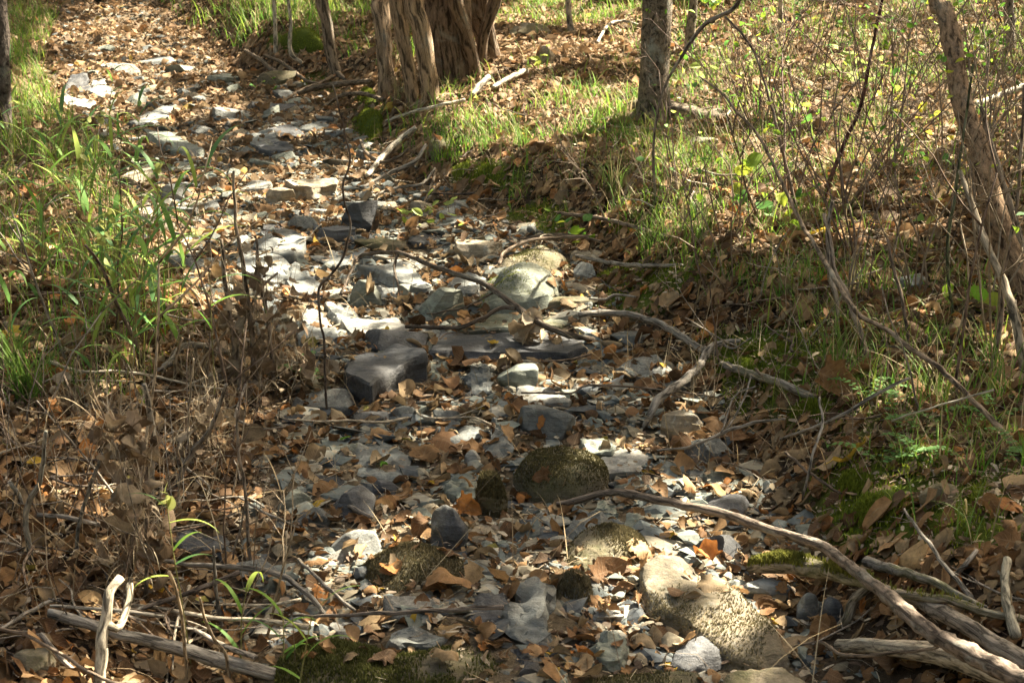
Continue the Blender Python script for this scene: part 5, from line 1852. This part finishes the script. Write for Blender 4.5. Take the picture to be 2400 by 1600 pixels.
long_stem([(2440, 1100, 7), (2351, 1012, 7), (2289, 947, 6.5), (2203, 864, 6.5), (2134, 816, 6), (2075, 771, 6), (2013, 737, 6), (1975, 685, 6), (1951, 644, 6), (1931, 609, 6), (1903, 561, 5), (1886, 537, 5), (1848, 461, 4.5), (1813, 386, 4), (1772, 310, 3.5), (1727, 262, 3.2), (1693, 220, 3), (1640, 180, 2)], 2.2, 'very long thin leaning stem crossing the whole brushy slope', (.22, .165, .115))
long_stem([(2045, 850, 6), (2010, 760, 7), (1985, 690, 7), (1958, 640, 6), (1945, 560, 5), (1930, 500, 4)], .3, 'grey stem forking up beside the very long leaning one', (.24, .19, .145))
long_stem([(1968, 775, 6), (1960, 700, 6), (1945, 640, 6), (1940, 540, 5), (1950, 470, 4)], .2, 'short straight grey stem rising behind the sunlit grass tuft', (.24, .20, .155))
long_stem([(1922, 486, 5), (1941, 437, 5), (1958, 389, 5), (1982, 327, 5), (2010, 269, 4.5), (2027, 207, 4.5), (2044, 114, 4), (2072, -20, 4)], .1, 'straight dark red stem leaning through the twiggy tangle', (.10, .05, .04))
long_stem([(2410, 880, 11), (2378, 743, 11), (2354, 668, 10), (2320, 590, 9), (2296, 530, 9), (2270, 460, 7), (2250, 400, 5)], .4, 'pale bare stem rising in front of the leaning trunk', (.30, .25, .18))
long_stem([(2420, 640, 9), (2385, 540, 9), (2350, 430, 8), (2325, 345, 7), (2300, 250, 5)], .1, 'slim grey stem running close beside the leaning trunk', (.25, .21, .16))
long_stem([(2320, 870, 6), (2345, 760, 6), (2350, 650, 5), (2380, 500, 4), (2395, 330, 4), (2400, 200, 3)], .2, 'upright brown stem by the frame edge in the shaded brush', (.19, .145, .105))
long_stem([(2240, 760, 4), (2220, 600, 4), (2240, 450, 3.5), (2260, 300, 3), (2280, 150, 3)], .2, 'dark green upright stem in the shaded brush', (.09, .10, .05))
long_stem([(2135, 810, 4), (2115, 700, 4), (2098, 640, 4), (2080, 560, 3)], .1, 'brown upright stem in the shade left of the green one', (.20, .15, .11))
long_stem([(1875, 500, 4), (1830, 340, 4), (1800, 220, 3), (1760, 110, 3), (1700, 40, 3)], .3, 'thin brown stem arching over the far sunny slope', (.18, .135, .105))
long_stem([(1540, 500, 3.5), (1532, 400, 3.5), (1535, 300, 3), (1560, 200, 3), (1600, 130, 4), (1650, 60, 5), (1720, 20, 5), (1740, -20, 4)], -.3, 'grey sapling stem bending away in front of the lichened trunk', (.20, .17, .14))
long_stem([(767, 975, 3), (762, 900, 3), (760, 806, 3), (752, 754, 3), (748, 678, 3.2), (775, 645, 3.2), (792, 623, 3), (808, 590, 3), (820, 527, 2.6), (803, 448, 2.6), (820, 372, 2.4), (810, 317, 2.2), (780, 200, 2)], -.1, 'thin wiry dark vine rising from the middle of the bed', (.11, .085, .065), name='vine', cat='vine', sides=7)
LAND.append((*at(767, 960)[:2], 'the thin vine'))
long_stem([(331, 861, 5), (320, 806, 5), (282, 730, 4.5), (241, 633, 4), (200, 575, 3)], -.2, 'dark dry stem leaning back through the tall grass', (.15, .11, .085))
long_stem([(413, 892, 4), (455, 878, 4.5), (490, 825, 4), (534, 771, 3)], -.15, 'curved tan stalk hooking up at the edge of the dead leaf drift', (.34, .26, .17))
long_stem([(405, 900, 4), (410, 878, 4), (414, 830, 3.5), (427, 792, 3)], -.05, 'short tan stalk standing next to the hooked tan one', (.34, .26, .17))
long_stem([(72, 1330, 7), (62, 1225, 7), (66, 1180, 7), (93, 1129, 6), (103, 1060, 5), (108, 1010, 4)], -.1, 'grey-green upright branch forking among the foreground sticks', (.23, .225, .19), name='forked_branch', cat='branch')
long_stem([(64, 1200, 6), (45, 1165, 6), (24, 1129, 5)], -.05, 'stubby arm leaning off the grey-green upright branch', (.23, .225, .19), name='stick', cat='branch')
long_stem([(175, 1300, 4), (185, 1230, 4.5), (205, 1160, 4.5), (222, 1110, 4), (240, 1060, 3)], -.05, 'grey upright twig with a bead-like knot behind the forked branch', (.22, .21, .18))
long_stem([(350, 1200, 7), (355, 1120, 7.5), (358, 1020, 7), (350, 960, 7), (338, 900, 6)], -.1, 'thick grey dead stalk rising through the leaf-clogged brush', (.29, .26, .21))
long_stem([(400, 1150, 6), (425, 1110, 6.5), (450, 1060, 6), (495, 1000, 5), (530, 900, 4)], -.2, 'leaning grey dead stalk just behind the thick grey one', (.25, .22, .18))
long_stem([(440, 1610, 4), (432, 1520, 4), (425, 1440, 4), (412, 1380, 4), (395, 1340, 4)], -.1, 'tan dry grass culm standing before the smooth fallen log', (.36, .28, .18), name='dry_culm')
long_stem([(540, 1610, 4), (530, 1540, 4), (500, 1490, 4), (478, 1440, 3.5), (468, 1400, 3)], -.1, 'frayed tan culm bent over the smooth fallen log', (.36, .28, .18), name='dry_culm')
long_stem([(455, 1100, 2.5), (440, 1000, 2.5), (448, 900, 2.5), (452, 840, 2)], -.1, 'hair-thin pale stalk before the dead leaf drift', (.42, .35, .25))
long_stem([(590, 1330, 4), (580, 1240, 4), (575, 1150, 4), (560, 1060, 3.5), (555, 960, 3)], -.1, 'grey thin upright stalk at the edge of the bed', (.24, .20, .16))
long_stem([(523, 1470, 4), (508, 1400, 4.5), (505, 1340, 4), (500, 1280, 3)], -.05, 'dark grey stalk in front of the bending grey branch', (.17, .155, .135))
# pale forked stick close to the camera
Wf = stem_world([(232, 1650, 15), (236, 1560, 14), (240, 1500, 14), (248, 1460, 14), (254, 1404, 12), (262, 1380, 11), (286, 1350, 9)], at(232, 1650)[1], at(232, 1650)[1] + .12)
Wg = stem_world([(252, 1485, 10), (272, 1474, 9), (288, 1456, 9), (300, 1410, 8), (308, 1370, 7)], at(232, 1650)[1] + .02, at(232, 1650)[1] + .15)
Wg[0, :3] = Wf[3, :3]
o = empty('forked_stick', Wf[0, :3])
tag(o, 'pale bare forked stick standing in sun before the smooth fallen log', 'stick')
for nm, W in (('stem', Wf), ('fork', Wg)):
    V, q, t, uv = tube(smooth_path(W, .012), 14, .12, 3.3, 0, .003)
    S = Soup(); S.add(V, q, t, uv)
    link(nm, S.mesh(nm, origin=Wf[0, :3]), M_WOOD, o, color=(.40, .35, .26))


# --- dead leaf drifts caught on dry stalks
def drift(label, base_px, blobs, nleaf, nfib, stalks, name='leaf_drift'):
    b = at(*base_px)
    o = plant(name, label, 'drift', b)
    cen = []
    for (px, py, rx, ry) in blobs:
        P = at_y(px, py, b[1] + rng.normal(0, .02))
        cen.append((P, rx * m_per_px(P), ry * m_per_px(P)))
    wts = np.array([c[1] * c[2] for c in cen]); wts /= wts.sum()

    def pick(n):
        k = rng.choice(len(cen), n, p=wts)
        d = rng.normal(0, .72, (n, 3))
        P = np.array([cen[i][0] for i in k]) + d * np.array([[cen[i][1], cen[i][1] * .8, cen[i][2]] for i in k])
        P[:, 2] = np.maximum(P[:, 2], H(P[:, 0], P[:, 1]) + .01)
        return P - b
    S = Soup()
    for kind, fr in (('lobed', .5), ('ovate', .3), ('broad', .2)):
        n = int(nleaf * fr)
        B, uv, q = leaf_batch(kind, 9, 5, n, np.clip(rng.normal(.045, .014, n), .02, .08), 1.0, 1.3, .09, 1.0)
        B = B + pick(n)[:, None, :]
        c = np.array([[.19, .135, .085], [.24, .18, .12], [.14, .098, .062], [.30, .24, .165]])[rng.integers(0, 4, n)] * rng.uniform(.7, 1.2, (n, 1))
        nv = B.shape[1]
        S.add(B.reshape(-1, 3), (q[None] + (np.arange(n) * nv)[:, None, None]).reshape(-1, 4), None, np.tile(uv, (n, 1)), np.repeat(c, nv, 0))
    link('dead_leaves', S.mesh('dead_leaves'), M_LITTER, o)
    P = pick(nfib)
    c = np.array([[.32, .25, .165], [.23, .17, .115], [.42, .35, .25]])[rng.integers(0, 3, nfib)] * rng.uniform(.7, 1.2, (nfib, 1))
    V, Q, uv, C = strips(P, rng.uniform(0, 2 * PI, nfib), rng.uniform(.05, .2, nfib), rng.uniform(.001, .0022, nfib), rng.uniform(-2.5, 3.5, nfib), c, 6, flat=True)
    link('fibres', make_mesh('fibres', V, Q, None, C, uv), M_FIBRE, o)
    for rows in stalks:
        W = np.array([[*(at_y(px, py, b[1] + .02 * i) - b), r * m_per_px(b)] for i, (px, py, r) in enumerate(rows)])
        V, q, t, uv = tube(smooth_path(W, .02), 8, .1, 1.1, 0, .003)
        s2 = Soup(); s2.add(V, q, t, uv)
        link('stalk', s2.mesh('stalk'), M_WOOD, o, color=(.22, .17, .125))
    return o


drift('loose drift of brown dead leaves and straw snagged on dry stalks', (590, 925), [(608, 625, 30, 38), (585, 700, 55, 50), (560, 745, 50, 60), (620, 740, 45, 50), (600, 830, 80, 70), (640, 870, 85, 60), (560, 870, 70, 60), (680, 890, 50, 30), (720, 860, 60, 35), (520, 900, 60, 40)], 170, 480,
      [[(560, 930, 6), (548, 800, 6), (525, 650, 5), (518, 560, 4)], [(600, 930, 6), (590, 780, 6), (565, 600, 5), (552, 500, 4), (548, 400, 3)], [(640, 900, 5), (630, 760, 5), (605, 640, 4), (600, 560, 3)], [(575, 930, 4), (560, 800, 3), (600, 690, 3), (650, 640, 3)]])
drift('ragged clump of dead leaves and fibre hung on brush beside the forked stick', (300, 1400), [(325, 1270, 48, 50), (300, 1330, 60, 35), (335, 1200, 40, 40), (285, 1010, 40, 35), (270, 1050, 35, 40), (320, 1060, 45, 50), (330, 1130, 45, 40)], 80, 240,
      [[(300, 1400, 6), (310, 1280, 6), (325, 1160, 5), (300, 1040, 4), (280, 950, 3)], [(340, 1390, 5), (345, 1230, 5), (345, 1100, 4), (380, 1020, 3)]])
drift('small ball of fibre and leaves caught at the edge of the brush', (480, 1090), [(480, 1010, 32, 40), (490, 960, 28, 40), (455, 1060, 45, 30)], 30, 130, [[(480, 1090, 4), (485, 1000, 4), (510, 930, 3)]])
drift('dark fibre clump low in the brush left of the grey stalk', (170, 980), [(165, 950, 28, 36), (180, 985, 40, 24)], 20, 110, [[(170, 990, 4), (165, 930, 3), (150, 880, 3)]])
M_CUSH = mat_simple('moss_cushion', 'obj', .95, 120)
CUSH = [(1560, 652, 85, 26, .06, 'moss cushion in sun at the foot of the grassy bank'), (1490, 690, 60, 20, .045, 'smaller moss cushion just before the sunlit one at the bank foot'), (1125, 412, 70, 26, .06, 'bright moss cushion below the dark stone ledge'), (868, 300, 36, 36, .10, 'steep moss cushion on the cut bank by the pale stripped branch'), (860, 235, 26, 26, .07, 'mossy knob under the dark cedar stem'), (705, 105, 60, 20, .08, 'flat-topped moss cushion far up behind the kinked sapling'),
        (1268, 512, 55, 18, .04, 'yellow-green moss cushion among the bank roots'), (1800, 832, 70, 22, .05, 'dark moss cushion behind the mossy log end'), (1735, 868, 50, 20, .045, 'moss cushion hugging the mossy log end'), (2060, 1200, 80, 45, .05, 'largest deep green moss cushion on the shaded bank'), (2000, 1140, 50, 28, .035, 'moss cushion nearest the long yellow leaf'), (2300, 1175, 70, 38, .04, 'moss cushion beyond the stone in the moss'), (1452, 545, 36, 12, .04, 'little moss cushion in the grass at the bank foot'), (1905, 965, 60, 28, .04, 'moss cushion below the propped brown leaf'), (1420, 655, 40, 14, .035, 'low moss cushion by the small forked grey twig')]
for cx, cy, rx, ry, hh, lab in CUSH:
    ol = [(cx + rx * math.cos(a_) * rng.uniform(.75, 1.15), cy + ry * math.sin(a_) * rng.uniform(.75, 1.15)) for a_ in np.linspace(0, 2 * PI, 10)[:-1]]
    o = mound(ol, hh * (.75 if cy < 720 else .55), 'green', lab, 'moss', 'moss_cushion', None, M_CUSH, 1, 2.6, .012)
    o.color = (.055, .075, .010, 1)
    moss_on(o, -.6, .3, 3000 if ry > 20 else 1800, (.14, .18, .015) if cy < 720 else (.12, .17, .012), .011)  # cushions lying in shade get a darker green, shade put into the colour
for rows, lab in (([(575, 120, 5, .05), (610, 140, 6, .06), (640, 165, 6, .05), (690, 180, 5, .02)], 'grey root hanging down the far cut bank'), ([(620, 130, 4, .08), (665, 150, 5, .06), (720, 190, 5, .04), (760, 195, 4, .02)], 'long bent root along the far cut bank under the saplings'), ([(780, 180, 6, .08), (740, 200, 6, .07), (700, 215, 5, .05), (660, 240, 4, .02)], 'root running out from the slim curved trunk'), ([(900, 235, 6, .06), (850, 220, 6, .08), (800, 225, 6, .07), (760, 250, 4, .02)], 'dark root below the cedar cluster reaching the bed'), ([(870, 190, 7, .1), (820, 195, 8, .12), (770, 200, 8, .1), (700, 218, 6, .05)], 'thick dark root bridging the undercut bank'), ([(845, 330, 4, .03), (860, 360, 5, .05), (905, 380, 5, .05), (960, 350, 4, .06)], 'thin root looping under the pale stripped branch'), ([(1020, 400, 4, .06), (1010, 440, 4, .05), (990, 480, 3, .02)], 'short root dangling from the grassy bank edge')):
    branch(rows, lab, (.15, .115, .08), 'root', name='root')
# leaf bundle standing on the long dark slab
P = at(1238, 822)
P[2] = max(P[2], drop(P[0], P[1])[0])
o = plant('leaf_bundle', 'pale tan crumpled leaf bundle standing on the long dark slab', 'leaf', P)
S = Soup()
n = 24
B, uv, q = leaf_batch('lobed', 9, 7, n, rng.uniform(.05, .08, n), .9, 1.0, .12, .8)
k = m_per_px(P)
off = np.stack([rng.normal(0, 13, n) * k, rng.normal(0, 10, n) * k, np.abs(rng.normal(24, 17, n)) * k], 1)
off[:, 0] *= np.clip(1.5 - off[:, 2] / (55 * k), .2, 2)
B = B + off[:, None, :]
nv = B.shape[1]
c = np.array([[.40, .32, .22], [.33, .25, .16], [.46, .38, .27]])[rng.integers(0, 3, n)]
S.add(B.reshape(-1, 3), (q[None] + (np.arange(n) * nv)[:, None, None]).reshape(-1, 4), None, np.tile(uv, (n, 1)), np.repeat(c, nv, 0))
link('crumpled_leaves', S.mesh('crumpled_leaves'), M_LITTER, o)
n = 14
V, Q, uv, C = strips(off[rng.integers(0, 24, n)], rng.uniform(0, 2 * PI, n), rng.uniform(.03, .09, n), rng.uniform(.001, .002, n), rng.uniform(-1, 3, n), np.tile([[.38, .31, .21]], (n, 1)), 5, flat=True)
link('fibres', make_mesh('fibres', V, Q, None, C, uv), M_FIBRE, o)


# --- tall broad-bladed grass plants (left) and in the foreground
def oat(px, py, h, nb, label, lean=(0.0, 0.0), seed=0, head=False, group=None, bl=.23, bw=.0195, first=.25):
    b = at(px, py)
    o = plant('tall_grass_plant', label, 'grass plant', b, group)
    r = np.random.default_rng(seed)
    pts_ = []
    p, d = np.array([0, 0, -.01]), np.array([lean[0], lean[1], 1.0])
    for i in range(8):
        pts_.append([*p, .0022 * (1 - i * .08)])
        d = d / np.linalg.norm(d)
        p = p + d * h / 7
        d = d + np.array([r.normal(0, .04) + lean[0] * .12, r.normal(0, .04), -.01])
    path = smooth_path(np.array(pts_), .03)
    S = Soup()
    V, q, t, uv = tube(path, 6)
    S.add(V, q, t, uv, (.20, .19, .07))
    link('stem', S.mesh('stem'), M_TWIG, o)
    ks = np.linspace(first, .97, nb)
    bp = np.array([path[int(k_ * (len(path) - 1)), :3] for k_ in ks])
    az = np.where(np.arange(nb) % 2, .3, PI - .3) + r.normal(0, .7, nb)
    cols = np.array([[.11, .25, .04], [.16, .30, .04], [.25, .34, .055], [.085, .20, .06]])[r.integers(0, 4, nb)]
    V, Q, uv, C = strips(bp, az, r.uniform(.65, 1.15, nb) * bl, r.uniform(.7, 1.15, nb) * bw, r.uniform(.9, 2.3, nb), cols, 9, el=r.uniform(.3, 1.25, nb))
    link('foliage', make_mesh('foliage', V, Q, None, C, uv), M_BLADE_OBJ, o)
    if head:
        n = 7
        B, uv, q = leaf_batch('ovate', 6, 3, n, r.uniform(.022, .032, n), .3, .3, .02, .9)
        B = B + (path[-1, :3] + np.stack([r.normal(0, .008, n), r.normal(0, .008, n), r.uniform(-.03, .015, n)], 1))[:, None, :]
        nv = B.shape[1]
        S = Soup()
        S.add(B.reshape(-1, 3), (q[None] + (np.arange(n) * nv)[:, None, None]).reshape(-1, 4), None, np.tile(uv, (n, 1)), (.30, .32, .10))
        link('seed_head', S.mesh('seed_head'), M_GRASS, o)
    return o


OATS = [(185, 800, .62, 7, (.1, 0)), (230, 770, .70, 8, (.15, -.05)), (300, 850, .62, 7, (.25, 0)), (150, 660, .55, 6, (0, 0)), (100, 560, .5, 6, (.05, 0)), (330, 870, .72, 8, (.35, -.05)), (60, 620, .55, 6, (-.1, 0)), (260, 700, .62, 7, (.2, 0)), (200, 560, .5, 6, (.15, 0)), (40, 480, .45, 6, (0, 0)),
        (300, 600, .5, 6, (.2, 0)), (120, 420, .45, 5, (.1, 0)), (230, 860, .5, 6, (.1, 0)), (370, 800, .55, 6, (.25, 0)), (90, 760, .5, 6, (0, 0)), (290, 940, .6, 6, (.3, 0)), (250, 480, .42, 5, (.2, 0)), (30, 300, .4, 5, (.1, 0)), (350, 690, .5, 6, (.3, 0)), (150, 480, .45, 6, (.1, 0)), (210, 650, .6, 7, (.1, 0)), (100, 690, .55, 7, (.1, 0))]
OATS += [(float(rng.uniform(5, 420)), float(rng.uniform(330, 960)), float(rng.uniform(.35, .66)), int(rng.integers(5, 9)), (float(rng.uniform(-.1, .3)), 0)) for _ in range(16)]
for i, (px, py, h, nb, ln) in enumerate(OATS):
    o = oat(px, py, h, nb, None, (ln[0] * .6, ln[1]), 200 + i, i % 4 == 0)
    b = o.location
    later_label(o, ('seeded ' if i % 4 == 0 else '') + ('tall ' if h > .58 else 'short ') + 'broad-bladed grass plant', 'grass plant', 'broad-bladed grass plants on the bank', b.x, b.y)
oat(500, 1010, .50, 4, 'broad-bladed grass plant leaning over the dead leaf drift with dark green blades', (.05, .1), 301, False, bl=.22, bw=.016, first=.7)
oat(560, 1590, .22, 4, 'low green blade plant at the bottom before the smooth fallen log', (.1, .1), 302, False, bl=.15, bw=.012, first=.3)
oat(660, 1590, .16, 5, 'arching green blade plant at the bottom nearest the bed', (.1, .1), 303, False, bl=.15, bw=.011, first=.3)
oat(450, 1600, .42, 5, 'foreground grass plant with level green blades and spikelets', (-.05, .15), 304, True, bl=.13, bw=.010, first=.6)
oat(700, 1640, .2, 4, 'small green blade plant cut by the bottom edge', (.05, .1), 305, False, bl=.14, bw=.010, first=.3)


# --- grass tufts
def tuft(px, py, n, length, label, straw=.15, wd=(.0022, .004), bend=(.3, 1.8)):
    b = at(px, py)
    c = np.where(rng.random((n, 1)) < straw, np.array([[.38, .33, .18]]), np.array([[.11, .21, .035]])) * rng.uniform(.75, 1.3, (n, 1))
    base = np.column_stack([rng.normal(0, .018, n), rng.normal(0, .018, n), np.full(n, -.005)])
    V, Q, uv, C = strips(base, rng.uniform(0, 2 * PI, n), rng.uniform(.5, 1.15, n) * length, rng.uniform(*wd, n), rng.uniform(*bend, n), c, 7)
    o = link('grass_tuft', make_mesh('grass_tuft', V, Q, None, C, uv), M_GRASS, loc=b)
    return tag(o, label, 'grass tuft')


tuft(1938, 875, 46, .24, 'bright grass tuft catching the sun on the shaded bank')
tuft(1980, 850, 26, .26, 'thin grass tuft just behind the bright sunlit one')
tuft(2075, 825, 20, .14, 'small grass tuft in the sun spot among brown leaves')
tuft(1765, 800, 6, .13, 'few upright grass blades on the moss behind the mossy log end')
tuft(60, 940, 60, .26, 'wide arching grass tuft at the shaded edge of the tall grass', .02, (.005, .009))
tuft(30, 870, 40, .24, 'grass tuft cut by the frame edge above the arching one', .02, (.004, .008))
tuft(190, 945, 24, .16, 'narrow grass tuft beside the hanging orange-brown leaf', .1)
tuft(1470, 330, 40, .2, 'grass tuft below the lichened trunk', .1)
tuft(1140, 360, 50, .24, 'grass tuft arching over the dark stone ledge', .1)
tuft(1220, 350, 40, .22, 'grass tuft at the lit end of the stone ledge', .1)
tuft(1440, 460, 60, .25, 'yellow-green grass tuft in full sun above the bank roots', .25)
tuft(1530, 590, 50, .2, 'grass tuft at the sunny foot of the bank', .1)
tuft(1650, 560, 40, .22, 'grass tuft beside the broad-leaved seedling', .2)
tuft(940, 235, 24, .26, 'dry arching grass tuft at the foot of the cedar cluster', .9)
tuft(2130, 1095, 16, .22, 'dark green grass tuft hanging over the moss beside the yellow leaf', .0)
tuft(2270, 1275, 14, .14, 'small grass tuft among brown leaves by the grey stick', .1)
tuft(2330, 900, 30, .26, 'shaded grass tuft among the dry stems on the bank', .35)
tuft(2190, 960, 30, .24, 'straw-mixed grass tuft beside the standing brown leaf', .4)


# --- broad-leaved seedlings and ferny plants
def seedling(px, py, h, n, size, label, cols=GREENS, sp=.05):
    b = at(px, py)
    o = plant('seedling', label, 'seedling', b)
    lines, tips = shrub_lines(h, 2, .35, 1, .0022, .9, int(px + py))
    link('stem', lines_soup(lines, 5, (.16, .15, .07)).mesh('stem'), M_TWIG, o)
    link('foliage', small_leaves(tips, n, size, cols, 7, 5, sp).mesh('foliage'), M_GRASS, o)
    return o


seedling(1775, 545, .2, 12, .085, 'broad-leaved green seedling in sun at the edge of the shade')
seedling(1840, 520, .14, 6, .07, 'smaller broad-leaved seedling next to the big-leaved one')
seedling(1340, 580, .1, 9, .05, 'little green seedling beside the ridge rock')
seedling(1010, 530, .08, 22, .05, 'lacy yellow-green seedling at the bank foot in sun', [(.26, .34, .06), (.30, .36, .09)], .07)
seedling(1285, 180, .14, 7, .06, 'pale yellow-green seedling on the sunlit far bank', [(.36, .42, .08)])
seedling(1320, 540, .08, 10, .045, 'small clover-like seedling above the ridge rock')
seedling(620, 215, .06, 8, .05, 'tiny bright seedling on the far cut bank')
seedling(2010, 225, .25, 22, .075, 'large pale-leaved seedling in full sun on the far slope', [(.34, .40, .15), (.30, .40, .10)], .12)
seedling(1880, 330, .18, 14, .06, 'bright seedling in the middle of the sunny brush')
seedling(2140, 340, .2, 10, .06, 'yellow-leaved seedling left of the leaning trunk', [(.50, .44, .05), (.40, .40, .06)], .08)
seedling(1720, 250, .2, 16, .06, 'spreading seedling with pale leaves behind the bent sapling stem', [(.30, .38, .10)], .1)
seedling(2330, 160, .2, 18, .06, 'green seedling far back near the frame corner')
seedling(1660, 60, .2, 18, .07, 'leafy green seedling far up beside the grey trunk')
seedling(1430, 30, .25, 24, .08, 'leafy green seedling at the top edge near the lichened trunk')
seedling(870, 1090, .07, 3, .035, 'tiny seedling leaf over the squarish flat slate')
seedling(2240, 745, .1, 4, .1, 'dark broad leaf in the shaded brush')
seedling(2130, 620, .15, 5, .06, 'drooping yellow-green seedling in the shaded brush', [(.34, .34, .06), (.16, .26, .05)])
seedling(2370, 480, .2, 10, .06, 'seedling beside the leaning trunk at the frame edge')


def fern(px, py, n, L, label, leaflet=.02, name='fern'):
    b = at(px, py)
    o = plant(name, label, 'fern', b)
    S, St = Soup(), Soup()
    for f in range(n):
        a = rng.uniform(0, 2 * PI)
        rows = np.array([[math.cos(a) * t * L, math.sin(a) * t * L, .03 + .09 * math.sin(t * 2.3) * L / .15 * .5, .0009] for t in np.linspace(0, 1, 9)])
        V, q, t_, uv = tube(rows, 4)
        St.add(V, q, t_, uv, (.12, .16, .04))
        for k in range(1, 9):
            for sgn in (-1, 1):
                c = rows[k, :3]
                l = leaflet * (1.15 - k * .07)
                B, uv, q = leaf_batch('ovate', 5, 3, 1, np.array([l]), .3, .3, .02, .1)
                X = B[0] + np.array([0, l * .5, 0])
                an = a - PI / 2 + sgn * 1.25
                R = np.array([[math.cos(an), -math.sin(an), 0], [math.sin(an), math.cos(an), 0], [0, 0, 1]])
                S.add(X @ R.T + c, q, None, uv, np.array([.085, .19, .045]) * rng.uniform(.8, 1.25))
    link('rachis', St.mesh('rachis'), M_TWIG, o)
    link('leaflets', S.mesh('leaflets'), M_GRASS, o)
    return o


fern(715, 898, 5, .14, 'small feathery green plant beside the dead leaf drift', .032)
fern(2030, 955, 5, .12, 'small fern behind the propped brown leaf')
fern(2085, 1010, 4, .13, 'small fern between the two standing brown leaves')
fern(2060, 1110, 4, .13, 'fern beside the long yellow leaf')
fern(2330, 1010, 5, .13, 'fern under the very long leaning stem')
fern(2150, 1085, 3, .1, 'little fern sprig in the shaded moss')
fern(2390, 1090, 4, .12, 'fern cut by the frame edge')

# --- thin dry stalks, one object each
DS = []
for k in range(8):
    lines, tips = shrub_lines(1.0, 1, .35, 1 if k % 2 else 2, .007, .45, 700 + k)
    m_ = lines_soup(lines, 5).mesh('dry_stalk')
    m_.materials.append(M_WOOD)
    DS.append(m_)
ZONES = [((0, 880, 620, 1500), 100), ((1650, 300, 2400, 1000), 78), ((0, 500, 480, 900), 22), ((1700, 60, 2400, 320), 42), ((480, 560, 700, 900), 10)]
for (x0, y0, x1, y1), n in ZONES:
    for _ in range(n):
        P = at(rng.uniform(x0, x1), rng.uniform(y0, y1))
        hh = float(np.clip(rng.lognormal(math.log(.28), .45), .1, .7))
        c, cn = [((.42, .33, .22), 'tan'), ((.30, .26, .21), 'grey'), ((.18, .13, .095), 'brown')][int(rng.integers(3))]
        o = link('dry_stalk', DS[int(rng.integers(8))], loc=P, color=c)
        o.scale = (hh, hh, hh)
        o.rotation_euler = (rng.normal(0, .3), rng.normal(0, .3), rng.uniform(0, 2 * PI))
        later_label(o, f"{'short' if hh < .22 else 'tall' if hh > .4 else 'thin'} {cn} dry stalk", 'stalk', 'thin dry stalks standing on the banks', P[0], P[1])

flush_labels()

# ------------------------------------------------------------------ light, sky, camera
w = bpy.data.worlds.new('World')
SC.world = w
w.use_nodes = True
nt = w.node_tree
bg = nt.nodes['Background']
sky = nt.nodes.new('ShaderNodeTexSky')
sky.sky_type = 'NISHITA'
sky.sun_disc = False
sky.air_density = .6
sky.dust_density = 4.0
sky.ozone_density = .3
sky.sun_elevation = math.asin(SUN[2])
sky.sun_rotation = math.atan2(SUN[0], SUN[1])
tint = nt.nodes.new('ShaderNodeMix')
tint.data_type = 'RGBA'
tint.blend_type = 'MULTIPLY'
tint.inputs[0].default_value = 1
tint.inputs[7].default_value = (1.0, .89, .70, 1)
nt.links.new(sky.outputs[0], tint.inputs[6])
nt.links.new(tint.outputs[2], bg.inputs['Color'])
bg.inputs['Strength'].default_value = .07
sl = bpy.data.lights.new('sun', 'SUN')
sl.energy = 4.7
sl.angle = math.radians(.5)
sl.color = (1.0, .90, .72)
so = bpy.data.objects.new('sun', sl)
COL.objects.link(so)
so.rotation_euler = Vector(-SUN).to_track_quat('-Z', 'Y').to_euler()
so.location = (6, 5, 12)

cd = bpy.data.cameras.new('camera')
cd.sensor_width = 36
cd.lens = 18 / TH
cd.clip_start = .05
cd.clip_end = 800
cd.dof.use_dof = True
cd.dof.focus_distance = 5.2
cd.dof.aperture_fstop = 14
co = bpy.data.objects.new('camera', cd)
COL.objects.link(co)
co.location = CAM
co.rotation_euler = (PI / 2 - PITCH, 0, 0)
SC.camera = co

SC.view_settings.view_transform = 'Standard'
SC.view_settings.look = 'None'
SC.view_settings.exposure = 3.05
SC.view_settings.gamma = 1
SC.render.engine = 'CYCLES'
SC.cycles.use_denoising = True
SC.cycles.max_bounces = 6
SC.cycles.diffuse_bounces = 3
SC.cycles.glossy_bounces = 2
SC.cycles.transmission_bounces = 4
SC.cycles.transparent_max_bounces = 6
SC.cycles.use_adaptive_sampling = True
SC.cycles.adaptive_threshold = .006
